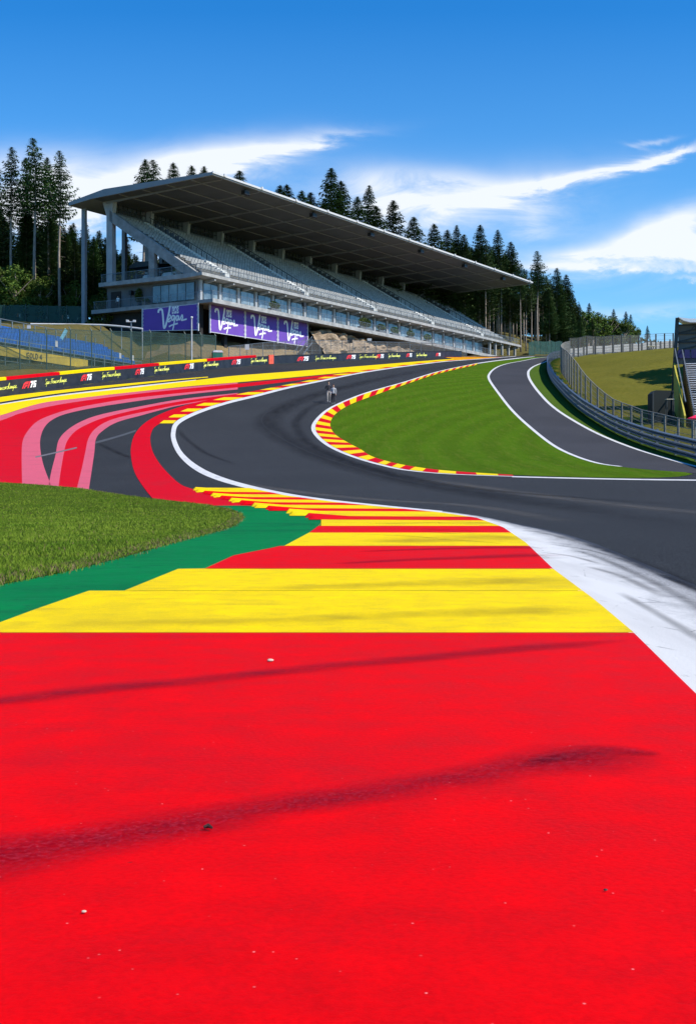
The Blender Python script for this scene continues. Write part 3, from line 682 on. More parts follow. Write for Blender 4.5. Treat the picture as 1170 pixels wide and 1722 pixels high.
# ------------------------------------------------------------------ foreground grass
GP = [(0,812),(60,815.5),(120,820.5),(150,824),(200,832),(280,842),(350,850),(390,858),(408,868),(404,877),(385,890),(300,914),(200,943),(100,969),(0,990),(-120,1022)]
gp = px(GP, 5)+[(-3.6,4),(-4.2,-20),(-40,-20),(-40,40),(-30,50)]
sheet('foreground_lawn', gp, .026, M_fgrass)
def inside(p, poly):
    x, y = p; c = False; j = len(poly)-1
    for i in range(len(poly)):
        xi, yi = poly[i]; xj, yj = poly[j]
        if (yi > y) != (yj > y) and x < (xj-xi)*(y-yi)/(yj-yi)+xi: c = not c
        j = i
    return c
def blades():
    rnd = random.Random(3); V = []; Fc = []; Mi = []
    def zone(y0, y1, dens, h, wd, marg):
        x_l = lambda y: -(585/F)*y-marg
        n = int((y1-y0)*dens*12)
        for _ in range(n):
            y = rnd.uniform(y0, y1); x = rnd.uniform(x_l(y), x_l(y)+12)
            if x > -1.2 or not inside((x-abs(rnd.gauss(0,.045)), y+rnd.gauss(0,.05)), gp): continue
            if noise.noise(Vector((x*1.3, y*1.3, 0))) < -.35 and rnd.random() < .6: continue
            hh = h*rnd.uniform(.5, 1.25)*(1+.5*noise.noise(Vector((x*.8, y*.8, 4)))); a = rnd.uniform(0, 2*pi); ln = rnd.uniform(.1, .75)*hh; b = rnd.uniform(0, 2*pi)
            z = f(y)+.02; dx = cos(a)*wd; dy = sin(a)*wd; i = len(V)
            V.extend([(x-dx, y-dy, z), (x+dx, y+dy, z), (x+dx*.6+cos(b)*ln*.4, y+dy*.6+sin(b)*ln*.4, z+hh*.6), (x+cos(b)*ln, y+sin(b)*ln, z+hh)])
            Fc.append((i, i+1, i+2, i+3)); Mi.append(1 if (not inside((x+.28, y-.1), gp) and rnd.random() < .38) or rnd.random() < .03 else 0)
    zone(4, 11, 1900, .038, .0026, .8); zone(11, 19, 1100, .038, .004, 1.2); zone(19, 32, 480, .038, .0065, 1.5); zone(32, 53, 220, .038, .011, 2)
    me = bpy.data.meshes.new('grass'); me.from_pydata(V, [], Fc); me.materials.append(M_blade); me.materials.append(simple('dry_blades', (.20,.14,.06), .9, var=.6, scale=9)); me.polygons.foreach_set('material_index', Mi); me.update()
    tag(link_mesh('grass', me), 'short green grass on the lawn left of the kerb', 'grass', kind='stuff')
blades()

# ------------------------------------------------------------------ lettering
def ribbon(mb, pts, wd, mp, mi=0, n=5, closed=False):
    """stroke with a shallow ridge; mp maps (x, z, out) -> 3D"""
    c = smooth2(pts, n) if n > 1 else pts; L_ = []; C_ = []; R_ = []
    for i, p in enumerate(c):
        a = c[max(i-1, 0)]; b = c[min(i+1, len(c)-1)]; t = Vector((b[0]-a[0], b[1]-a[1]))
        if t.length < 1e-9: t = Vector((1, 0))
        t.normalize(); ww = wd/2
        L_.append(mp(p[0]-t.y*ww, p[1]+t.x*ww, .01)); R_.append(mp(p[0]+t.y*ww, p[1]-t.x*ww, .01)); C_.append(mp(p[0], p[1], .03))
    for i in range(len(c)-1):
        mb.face((L_[i], L_[i+1], C_[i+1], C_[i]), mi); mb.face((C_[i], C_[i+1], R_[i+1], R_[i]), mi)
def fill(mb, poly, mp, out=.02, mi=0): mb.face([mp(x, z, out) for x, z in poly], mi)
FONT = {  # script and block letters as strokes in a unit em
 'S': ([[(.75,.95),(.5,1.1),(.25,.9),(.4,.6),(.6,.35),(.4,.02),(.05,.1)]], .7),
 'p': ([[(.0,.1),(.15,.5),(.05,-.5)],[(.1,.4),(.35,.55),(.45,.25),(.2,.05),(.12,.15)],[(.3,.05),(.6,.2)]], .5),
 'a': ([[(.45,.45),(.2,.5),(.05,.2),(.2,.0),(.42,.4),(.42,.05),(.6,.15)]], .52),
 '-': ([[(.0,.35),(.35,.42)]], .42),
 'F': ([[(.1,.85),(.5,.98),(1.1,1.0)],[(.55,.95),(.4,.4),(.2,.0),(.0,.05)],[(.2,.5),(.75,.58)]], .75),
 'r': ([[(.0,.1),(.12,.5),(.12,.05)],[(.12,.35),(.3,.5),(.42,.4)]], .38),
 'n': ([[(.0,.45),(.06,.0),(.25,.48),(.33,.0),(.5,.15)]], .45),
 'c': ([[(.4,.42),(.15,.48),(.05,.15),(.25,.0),(.5,.15)]], .42),
 'o': ([[(.25,.48),(.05,.25),(.2,.0),(.4,.25),(.25,.48),(.5,.42)]], .45),
 'h': ([[(.0,.1),(.3,1.0),(.12,1.05),(.05,.0),(.25,.45),(.35,.02),(.5,.15)]], .48),
 'm': ([[(.0,.45),(.04,.0),(.2,.46),(.26,.0),(.42,.46),(.5,.0),(.65,.12)]], .62),
 's': ([[(.05,.1),(.3,.55),(.35,.2),(.2,.0),(.0,.05)],[(.2,.0),(.7,.1)]], .45),
 'G': ([[(.7,.85),(.4,1),(.1,.75),(.1,.25),(.4,0),(.7,.2),(.7,.48),(.45,.48)]], .95), 'O': ([[(.4,1),(.1,.75),(.1,.25),(.4,0),(.7,.25),(.7,.75),(.4,1)]], .95),
 'L': ([[(.1,1),(.1,.5),(.1,0)],[(.1,0),(.65,0)]], .8), 'D': ([[(.1,1),(.1,0)],[(.1,0),(.5,.05),(.7,.3),(.7,.7),(.5,.95),(.1,1)]], .95), ' ': ([], .4), '4': ([[(.55,0),(.55,1)],[(.55,1),(.05,.35)],[(.05,.35),(.75,.35)]], .9),
 'A': ([[(0,0),(.35,1)],[(.35,1),(.7,0)],[(.15,.35),(.55,.35)]], .8),
}
def write(mb, text, size, wd, mp, x0=0, z0=0, slant=.25, rise=0, mi=0, n=4):
    x = x0
    for ch in text:
        st, adv = FONT[ch]
        for s in st: ribbon(mb, [(x+(p[0]+slant*p[1])*size, z0+p[1]*size+rise*(x-x0)) for p in s], wd, mp, mi, n)
        x += adv*size
    return x

# ------------------------------------------------------------------ barrier with adverts
WH = [(-60,1.9),(0,1.62),(110,1.42),(220,1.28),(340,1.2),(430,1.22),(800,1.15)]
def barrier():
    path = []; us = []
    ext = [(-44,85),(-36.6,100)]
    full = ext+smooth2(BAR, 4); S = [0]
    for a, b in zip(full, full[1:]): S.append(S[-1]+hypot(b[0]-a[0], b[1]-a[1]))
    uu = [CU+F*x/y for x, y in full]
    H = [interp(WH, u) for u in uu]
    def at(s):
        import bisect
        i = min(max(bisect.bisect_right(S, s)-1, 0), len(S)-2); t = (s-S[i])/(S[i+1]-S[i])
        a, b = full[i], full[i+1]; x = a[0]+(b[0]-a[0])*t; y = a[1]+(b[1]-a[1])*t
        d = Vector((b[0]-a[0], b[1]-a[1])).normalized(); return x, y, Vector((d.y, -d.x)), H[i]+(H[i+1]-H[i])*t
    def s_of_u(u): return interp(list(zip(uu, S)), u)
    base = full[2]; loc = Vector((full[6][0], full[6][1], f(full[6][1])))
    root = empty('advertising_barrier', loc); tag(root, 'long black trackside barrier with racing logos and a red and yellow cap', 'barrier')
    o3 = tuple(loc)
    def mp(s, h, out):
        x, y, n, hh = at(s); return (x+n.x*(.06+out), y+n.y*(.06+out), f(y)+h)
    capS = s_of_u(432)
    m = MB()
    for i in range(len(full)-1):
        for (s0, s1) in ((S[i], S[i+1]),):
            p = [mp(s0, 0, 0), mp(s1, 0, 0), mp(s1, at(s1)[3]-.18, 0), mp(s0, at(s0)[3]-.18, 0)]
            q = [mp(s0, 0, -.9), mp(s1, 0, -.9), mp(s1, at(s1)[3]-.18, -.9), mp(s0, at(s0)[3]-.18, -.9)]
            m.face(p); m.face(q[::-1]); m.face((p[3], p[2], q[2], q[3]))
    tb = NT('barrier_black'); n = tb.noise(1.2, 5, .6); tb.bump(tb.noise(2.5, 3), .5, .05)
    mb_ = tb.fin(tb.mix(tb.ramp(n, .3, .75), (.008,.009,.012), (.03,.032,.042)), .45)
    m.build('barrier_wall', mb_, root, off=o3, fix=False)
    # cap blocks
    bnd = [-70,10,100,192,267,347,430]; cols = [0,1,0,1,0,1]
    for (u0, u1), c in zip(zip(bnd, bnd[1:]), cols):
        s0 = s_of_u(u0); s1 = s_of_u(u1); m = MB(); k = max(2, int((s1-s0)/1.0))
        for j in range(k):
            a = s0+(s1-s0)*j/k; b = s0+(s1-s0)*(j+1)/k; ha = at(a)[3]; hb = at(b)[3]
            pr = [(mp(a, ha-.18, .02), mp(b, hb-.18, .02)), (mp(a, ha+.06, .02), mp(b, hb+.06, .02)), (mp(a, ha+.12, -.12), mp(b, hb+.12, -.12)), (mp(a, ha+.12, -.8), mp(b, hb+.12, -.8)), (mp(a, ha-.18, -.92), mp(b, hb-.18, -.92))]
            for q in range(4): m.face((pr[q][0], pr[q][1], pr[q+1][1], pr[q+1][0]))
        o = m.build('cap_block', M_yel_far if c == 0 else M_red_far, root, off=o3, fix=False)
        o['label'] = 'yellow stretch of the barrier cap' if c == 0 else 'red stretch of the barrier cap'
    m = MB(); s0 = capS
    while s0 < S[-1]-.1:
        s1 = min(s0+2, S[-1]); ha = at(s0)[3]-.18; hb = at(s1)[3]-.18
        m.face((mp(s0, ha-.02, .03), mp(s1, hb-.02, .03), mp(s1, hb+.08, .03), mp(s0, ha+.08, .03))); m.face((mp(s0, ha+.08, .03), mp(s1, hb+.08, .03), mp(s1, hb+.08, -.9), mp(s0, ha+.08, -.9))); s0 = s1
    m.build('barrier_cap', M_black, root, off=o3, fix=False)
    Mlr = simple('logo_red', (.78,.03,.04), .5, var=.02); Mly = simple('logo_yellow', (.75,.78,.10), .5, var=.02); Mlw = M_letter
    f1 = [(47,1),(143,1),(233,1),(316,1),(395,1),(507,1),(588,1),(637,1),(686,1),(735,.9)]
    for u, sc_ in f1:
        sm = s_of_u(u); hh = at(sm)[3]; z0 = hh*.28 if u < 440 else hh*.20; s_ = (.60 if u < 440 else .58)*sc_; wx = interp([(0,1.0),(230,.95),(340,1.15),(507,1.45),(640,1.2),(740,1.05)], u)
        K = lambda poly: [(sm+((x+.2*z)*s_-1.45*s_)*wx, z0+z*s_) for x, z in poly]
        m = MB()
        for pl in ([(0,0),(.28,0),(.42,.45),(.62,.60),(1.25,.60),(1.4,1.0),(.72,1.0),(.28,.78)], [(.42,0),(.70,0),(.74,.22),(.9,.28),(1.15,.28),(1.22,.5),(.8,.5),(.55,.38)], [(1.22,0),(1.52,0),(1.85,1.0),(1.53,1.0)]): fill(m, K(pl), mp)
        o = m.build('racing_logo', Mlr, root, off=o3, fix=False)
        m = MB()
        for pl in ([(1.85,1),(2.45,1),(2.45,.74),(2.2,0),(1.9,0),(2.14,.72),(1.85,.72)], [(2.55,1),(3.2,1),(3.2,.76),(2.82,.76),(2.82,.62),(3.2,.62),(3.2,0),(2.5,0),(2.5,.24),(2.92,.24),(2.92,.38),(2.55,.38)]): fill(m, K(pl), mp)
        m.build('anniversary_number', Mlw, root, off=o3, fix=False)
    for u in (2,92,185,270,353,433,545,618,661,707):
        sm = s_of_u(u); hh = at(sm)[3]; m = MB(); wx = interp([(0,.92),(230,.8),(350,1.0),(545,1.35),(620,1.15),(720,1.0)], u)
        mp2 = lambda x, z, o: mp(sm+x*wx, z, o)
        xe = write(m, 'Spa-', .46, .042, mp2, x0=-1.85, z0=hh*(.36 if u < 440 else .28), slant=.3)
        m2 = MB(); write(m2, 'Francorchamps', .46, .042, mp2, x0=xe, z0=hh*(.36 if u < 440 else .28), slant=.3); m2.build('script_lettering', Mly, root, off=o3, fix=False)
        m.build('script_lettering', Mly, root, off=o3, fix=False)
    m = MB(); s0 = s_of_u(451); s1 = s_of_u(459)
    m.face((mp(s0,.05,.06),mp(s1,.05,.06),mp(s1,1.25,.06),mp(s0,1.25,.06))); m.face((mp(s0,.05,.06),mp(s0,1.25,.06),mp(s0,1.25,-.1),mp(s0,.05,-.1))); m.face((mp(s0,1.25,.06),mp(s1,1.25,.06),mp(s1,1.25,-.1),mp(s0,1.25,-.1)))
    m.build('orange_marker_panel', simple('orange_red', (.75,.10,.05), .6), root, off=o3, fix=False)
    return at, s_of_u, S
bar_at, bar_s, bar_S = barrier()

# ------------------------------------------------------------------ main grandstand
ZB = 17.5
def L3(a, b, z): return (a, b, z-ZB)
def grandstand():
    root = empty('grandstand', (SO.x, SO.y, ZB), SANG)
    tag(root, 'large grey concrete grandstand with cantilevered roof above the climbing track', 'grandstand')
    bx = lambda a0, a1, b0, b1, z0, z1: (a0, a1, b0, b1, z0-ZB, z1-ZB)
    # roof
    prof = [(-3.3,37.5),(-3.3,37.88),(14.6,37.97),(20.9,36.98),(20.9,36.5),(16.7,36.95)]
    m = MB(); m.prism([L3(-2.2, b, z) for b, z in prof], (99.6, 0, 0)); rf = m.build('roof', M_roof, root)
    und = lambda b: 37.5+(36.95-37.5)*(b+3.3)/20
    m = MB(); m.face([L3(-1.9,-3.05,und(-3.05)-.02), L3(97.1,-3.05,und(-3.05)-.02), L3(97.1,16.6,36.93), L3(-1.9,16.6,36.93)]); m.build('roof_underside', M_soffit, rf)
    m = MB(); m.box(*bx(-2.35, 97.5, -3.44, -3.305, 37.68, 37.93)); m.build('roof_edge_trim', M_trim, rf)
    for i in range(13):
        a = 8*i
        m = MB(); m.prism([L3(a-.11,-3.0,und(-3)-.03), L3(a-.11,-3,und(-3)-.12), L3(a-.11,16.2,und(16.2)-.35), L3(a-.11,16.2,und(16.2)-.03)], (.22,0,0)); m.build('roof_beam', M_beam, root)
        m = MB(); m.box(*bx(a-.16, a+.16, -3.56, -3.43, 37.7, 38.05)); m.build('roof_bracket', M_trim, rf)
    for b in (.2, 4.2, 8.2, 12.2):
        m = MB(); m.box(*bx(-1.9, 97, b-.09, b+.09, und(b)-.10, und(b)-.025)); m.build('roof_purlin', M_beam, root)
    for i in range(6):
        a = 5.8+16*i; m = MB(); m.box(*bx(a-.5, a+.5, -2.7, -2.1, und(-2.4)-.75, und(-2.4)-.25)); m.box(*bx(a-.05, a+.05, -2.45, -2.35, und(-2.4)-.25, und(-2.4)-.02)); m.prism([L3(a+.5,-2.7,und(-2.4)-.3),L3(a+.5,-2.1,und(-2.4)-.3),L3(a+.95,-2.4,und(-2.4)-.55)], (0,0,-.25)); m.build('loudspeaker', M_black, root)
    # columns
    for i in range(13):
        a = 8*i; w_ = .45 if i == 0 else .3; a0 = a-w_ if i else a; a1 = a+w_ if i else a+.75
        zb = 22.9
        m = MB(); m.prism([L3(a0,15.2,26.15 if i == 0 else zb), L3(a0,16.2,26.15 if i == 0 else zb), L3(a0,16.2,35.0), L3(a0,16.9,36.93), L3(a0,15.0,36.93-.0), L3(a0,15.2,35.4)], (a1-a0,0,0)); m.build('column', M_col, root)
        if i < 12 or True:
            m = MB(); m.box(*bx(a+.1, a+.55, 20.2, 20.8, 19.5, 36.7)); m.build('rear_post', M_beam, root)
    m = MB(); m.box(*bx(0.02,.72,8.0,8.9,26.1,30.5)); m.build('column', M_conc, root)
    for a in (16, 32, 48, 64, 80): 
        m = MB(); m.box(*bx(a,.7+a,8.0,8.9,26.1,30.3)); m.build('column', M_conc, root)
    # raking beam at the near end, and the far end
    for a in (0.0, 95.6):
        m = MB(); m.prism([L3(a,.9,26.15),L3(a,15.7,35.75),L3(a,15.7,34.3),L3(a,3.1,26.15)], (.6,0,0)); m.build('raking_beam', M_conc, root)
    # stepped terrace: 16 rows
    NR = 16; r0b = 1.0; dz = (35.0-26.6)/NR; db = (15.2-r0b)/NR
    pf = [(r0b,26.15)]
    for i in range(NR):
        z = 26.6+dz*i; pf += [(r0b+db*i, z), (r0b+db*(i+1), z)]
    pf += [(15.2, 34.4), (2.6, 26.15)]
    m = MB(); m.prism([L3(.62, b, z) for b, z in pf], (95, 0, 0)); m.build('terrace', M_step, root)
    aisles = [6.5, 25.3, 45, 64.5, 84.2]; ed = [.8]+aisles+[95.4]
    for k in range(6):
        a0 = ed[k]+(.7 if k else 0); a1 = ed[k+1]-.7
        for i in range(NR):
            z = 26.6+dz*i; b = r0b+db*i; m = MB()
            nn = int((a1-a0)/.62); p_ = (a1-a0)/nn
            for j in range(nn):
                aa = a0+p_*j; m.box(*bx(aa+.05, aa+p_-.05, b+.30, b+.62, z+.30, z+.36)); m.box(*bx(aa+.05, aa+p_-.05, b+.64, b+.70, z+.42, z+.70))
            m.box(*bx(a0, a1, b+.705, b+.74, z+.2, z+.3))
            # gaps between the seats read as fine notches
            m.build('seat_row', M_seat, root)
    for a in aisles:
        m = MB()
        for i in range(NR*2):
            z = 26.6+dz*i/2; b = r0b+db*i/2; m.box(*bx(a-.55, a+.55, b-.02, b+db/2+.02, z-.2, z+.25+dz/2*.5))
        m.build('aisle_steps', M_aisle, root)
        m = MB()
        for i in range(0, NR, 1):
            z = 26.7+dz*i; b = r0b+db*(i+.5); m.bar(L3(a+.75,b,z), L3(a+.75,b,z+1.15), .07)
        m.bar(L3(a+.75,r0b,27.75), L3(a+.75,15,36.0), .08); m.build('aisle_handrail', M_dpost, root)
        m = MB(); m.box(*bx(a-1.0, a-.75, 6.0, 12.2, 29.0, 29.05));
        for i in range(8, 15):
            z = 26.7+dz*i; b = r0b+db*i; m.box(*bx(a+.85, a+.95, b, b+db, z, z+1.0))
        m.build('aisle_parapet', M_wall, root)
    # upper slab with front edge, brackets
    m = MB(); m.prism([L3(-.2,-.05,25.72),L3(-.2,-.05,26.12),L3(-.2,17.4,26.14),L3(-.2,17.4,25.62),L3(-.2,3.0,25.55)], (99.9,0,0)); m.build('upper_slab', M_conc_l, root)
    for i in range(25):
        a = -1.3+4*i+4
        if a > 99: break
        m = MB(); m.prism([L3(a-.15,.1,25.6),L3(a-.15,.1,25.4),L3(a-.15,2.6,24.95),L3(a-.15,2.6,25.5)], (.3,0,0)); m.build('bracket', M_conc_l, root)
    # front balustrade of the seating
    m = MB(); g = MB()
    for i in range(50):
        a = 2*i; m.bar(L3(a,.25,26.12), L3(a,.25,27.2), .05)
    m.bar(L3(-.2,.25,27.22), L3(99.5,.25,27.22), .07); m.bar(L3(-.2,.25,26.7), L3(99.5,.25,26.7), .035); g.box(*bx(0,99,.24,.26,26.2,27.1))
    m.build('front_railing', M_metal, root); g.build('front_railing_glass', M_clear, root)
    m = MB(); g = MB()
    for i in range(9): m.bar(L3(0,1+2*i,26.12), L3(0,1+2*i,27.2), .05)
    m.bar(L3(0,.3,27.22), L3(0,17.2,27.22), .07); g.box(*bx(-.01,.01,.3,17.2,26.2,27.1))
    m.build('end_railing', M_metal, root); g.build('end_railing_glass', M_clear, root)
    # main lounge storey
    m = MB(); m.box(*bx(1.2, 86, 1.7, 17.2, 22.6, 25.6)); wl = m.build('lounge_wall', M_wall, root)
    # windows on the front
    i = 0; a = 2.2
    while a < 83:
        fr = MB(); fr.box(*bx(a-.08, a+2.98, 1.60, 1.70, 23.0, 25.25)); fo = fr.build('window', M_dpost, wl)
        fo['label'] = 'double glazed lounge window'
        g = MB(); g.box(*bx(a+.02, a+1.42, 1.57, 1.60, 23.1, 25.15)); g.box(*bx(a+1.5, a+2.88, 1.57, 1.60, 23.1, 25.15)); g.build('pane', M_glass, fo)
        a += 4; i += 1
    for k in range(21):
        m = MB(); a = 1.2+4*k+.1; m.box(*bx(a, a+.5, 1.42, 1.69, 22.65, 25.5)); m.build('pier', M_col, wl)
    # windows at the end
    fr = MB(); fr.box(*bx(1.10, 1.20, 2.1, 9.2, 22.9, 25.25)); fo = fr.build('window', M_dpost, wl); g = MB()
    for k in range(5): g.box(*bx(1.07, 1.10, 2.25+1.39*k, 2.25+1.39*k+1.27, 23.0, 25.15))
    g.build('pane', M_glass, fo)
    m = MB(); m.box(*bx(1.08,1.2,14.7,16.4,22.65,25.0)); d = m.build('door', M_dark, wl)
    # lounge balcony slab
    m = MB(); m.prism([L3(-.1,-1.6,22.2),L3(-.1,-1.6,22.62),L3(-.1,18.8,22.62),L3(-.1,18.8,22.1)], (86.5,0,0)); m.build('balcony_slab', M_conc, root)
    m = MB(); m.box(*bx(-.15,86.4,-1.72,-1.605,22.15,22.68)); m.build('balcony_edge', M_conc_l, root)
    m = MB(); g = MB()
    for i in range(44): m.bar(L3(.05+2*i,-1.5,22.62), L3(.05+2*i,-1.5,23.7), .05)
    m.bar(L3(0,-1.5,23.7), L3(86.2,-1.5,23.7), .05); g.box(*bx(.1,86.2,-1.51,-1.49,22.7,23.6))
    m.build('balcony_railing', M_metal, root); g.build('balcony_glass', M_clear, root)
    m = MB(); g = MB()
    for i in range(10): m.bar(L3(.05,-1.4+2.2*i,22.62), L3(.05,-1.4+2.2*i,23.7), .05)
    m.bar(L3(.05,-1.5,23.7), L3(.05,18.6,23.7), .05); g.box(*bx(.04,.06,-1.4,18.5,22.7,23.6))
    m.build('balcony_end_railing', M_metal, root); g.build('balcony_end_glass', M_clear, root)
    # undercroft
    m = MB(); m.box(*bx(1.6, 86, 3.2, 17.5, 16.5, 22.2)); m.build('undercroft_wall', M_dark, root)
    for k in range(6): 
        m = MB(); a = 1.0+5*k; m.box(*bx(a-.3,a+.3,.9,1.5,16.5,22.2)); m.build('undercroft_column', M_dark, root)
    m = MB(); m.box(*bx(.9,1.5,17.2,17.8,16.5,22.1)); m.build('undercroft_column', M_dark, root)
    # columns and ground floor at the far end
    for a in (86.5,89,92,95,98): m = MB(); m.box(*bx(a-.2,a+.2,.4,.8,21.5,25.6)); m.build('far_column', M_conc_l, root)
    m = MB(); m.box(*bx(86.2,99,6,6.3,21.5,25.6)); m.build('far_wall', simple('far_wall_brown', (.16,.12,.085), .8), root)
    # glazed strip at the back under the roof
    for i in range(12):
        m = MB(); a = 8*i+.4
        for k in range(9): m.box(*bx(a+.9*k, a+.9*k+.09, 16.0, 16.1, 35.0, 36.93))
        for z in (35.0, 35.65, 36.3): m.box(*bx(a, a+7.3, 15.98, 16.12, z, z+.1))
        m.build('rear_screen', M_dpost, root)
    m = MB(); m.box(*bx(.8, 95.8, 15.3, 15.5, 34.8, 35.5)); m.build('rear_parapet', M_wall, root)
    return root
grandstand()
# things standing on the grandstand
def W(a, b, z): p = SO+SA*a+SB*b; return Vector((p.x, p.y, z))
def local(name, a, b, z, label, cat, group=None):
    e = empty(name, W(a, b, z), SANG); tag(e, label, cat, group); return e
e = local('canopy_tent', 2.0, 11.5, 26.14, 'black canopy tent on the upper terrace between the columns', 'canopy tent')
m = MB(); m.prism([(0,-2.6,2.0),(0,2.6,2.0),(0,2.4,2.35),(0,1.2,2.75),(0,-1.2,2.6)], (4,0,0)); m.build('canopy', M_black, e)
for (x, y) in ((.1,-2.5),(3.9,-2.5),(.1,2.5),(3.9,2.5)): m = MB(); m.bar((x,y,0),(x,y,2.0),.08); m.build('leg', M_dpost, e)
m = MB(); m.box(.5,3.5,-2.2,2.2,0,1.1); m.build('counter', M_dark, e)
for k, (a, b, wd) in enumerate([(.9,10.0,1.3),(.9,6.5,1.9)]):
    e = local('covered_sofa', a, b, 26.14, ['small white covered seat behind the upper end railing','long white covered seat behind the upper end railing'][k], 'sofa')
    m = MB(); m.prism([(0,-wd/2,0),(0,wd/2,0),(0,wd/2,.4),(0,wd*.3,.62),(0,-wd*.3,.58),(0,-wd/2,.35)], (.8,0,0)); m.build('seat_cover', M_trim, e)
    m = MB(); m.box(.8,.9,-wd/2,wd/2,0,.8); m.build('backrest', M_trim, e)
e = local('planter_box', 1.0, 4.4, 26.14, 'light stone planter box beside the foot of the raking beam', 'planter')
m = MB(); m.prism([(-.4,-.5,0),(.4,-.5,0),(.45,-.55,1.0),(-.45,-.55,1.0)], (0,1.0,0)); m.build('planter_body', M_conc_l, e)
def leaf_cloud(mb, c, r, n, size, rnd, sq=1.0, vert=False):
    for _ in range(n):
        while True:
            p = Vector((rnd.uniform(-1,1), rnd.uniform(-1,1), rnd.uniform(-1,1)))
            if .25 < p.length < 1: break
        q = Vector(c)+Vector((p.x*r[0], p.y*r[1], p.z*r[2])); s = size*rnd.uniform(.6,1.4)
        d = Vector((rnd.gauss(0,1), rnd.gauss(0,1), rnd.gauss(0,.6)+(1.2 if vert else 0))).normalized(); t = d.orthogonal().normalized(); t.rotate(Matrix.Rotation(rnd.uniform(0,6.28), 3, d))
        mb.face((q-d*s-t*s*.2, q+t*s*.45, q+d*s, q-t*s*.45))
def potted(name, a, b, z, h, wpot, label, cat='plant', group=None, pot=M_wall):
    rnd = random.Random(int(a*13+b*7)); e = local(name, a, b, z, label, cat, group)
    m = MB(); m.box(-wpot/2,wpot/2,-.3,.3,0,.5); m.build('plant_pot', pot, e)
    m = MB(); leaf_cloud(m, (0,0,.5+h/2), (wpot*.55,.4,h/2), int(160*wpot*h)+60, .14, rnd, vert=True); m.build('foliage', M_bushm, e, fix=False)
potted('potted_bamboo', .75, 11.2, 22.62, 2.0, 1.3, 'tall green bamboo in a dark box beside the end windows of the lounge')
potted('potted_bush', .7, 9.9, 22.62, .5, 1.0, 'low shrub in a brown box next to the bamboo on the lounge balcony', pot=simple('pot_brown', (.18,.13,.09)))
for k, (a, t) in enumerate([(14.5,'first green shrub trough counted from the corner of the lounge balcony'),(38.5,'widest green shrub trough on the lounge balcony, above the rock face'),(43.5,'second shrub trough above the rock face, right of the widest one'),(47.8,'third shrub trough above the rock face'),(53,'fourth shrub trough on the balcony, above the right half of the rock face'),(59,'fifth and last shrub trough before the dark columns of the balcony')]):
    potted('shrub_trough', a, -.9, 22.62, 1.0 if k != 1 else 1.5, 2.2 if k != 1 else 3.4, t, 'plant', 'shrub troughs on the lounge balcony')
for k, (a, b) in enumerate([(.8,12.6),(22,-.7)]):
    e = local('loudspeaker_stand', a, b, 22.62, ['black loudspeaker on a thin stand beside the bamboo','black loudspeaker on a stand on the balcony above the purple banners'][k], 'loudspeaker')
    m = MB(); m.bar((0,0,0),(0,0,1.9),.07); m.build('pole', M_dpost, e); m = MB(); m.prism([(-.25,-.2,1.7),(.25,-.25,1.7),(.25,.25,1.7),(-.25,.2,1.7)], (0,0,.55)); m.build('speaker_box', M_black, e)
# banners
_E = lambda L: [[(4.15+(x-4.2)*1.22, .3+z*1.16-.35) for x, z in q] for q in L]
VEG = [[(.2,6.0),(.5,6.9),(1.7,6.9),(2.1,5.2),(2.3,3.2),(2.6,1.0),(3.3,1.7),(4.1,4.0),(4.7,6.0),(5.1,7.9)]]
EGAS = [[(4.2,3.0),(5.0,3.4),(5.1,4.1),(4.6,4.2),(4.2,3.3),(4.5,2.5),(5.3,2.8)],
        [(6.5,3.8),(5.9,4.1),(5.5,3.4),(5.8,2.8),(6.3,3.2),(6.6,4.0),(6.5,2.8),(6.2,1.2),(5.9,.2),(5.8,.1)],
        [(7.9,3.7),(7.3,3.9),(7.0,3.2),(7.3,2.6),(7.7,3.1),(7.9,3.8),(8.0,2.8),(8.4,2.9)],
        [(8.4,2.9),(9.0,4.0),(9.2,3.2),(8.8,2.6),(9.4,2.6),(10.6,2.8)], [(4.6,1.1),(5.8,1.5),(7.6,1.8)]]
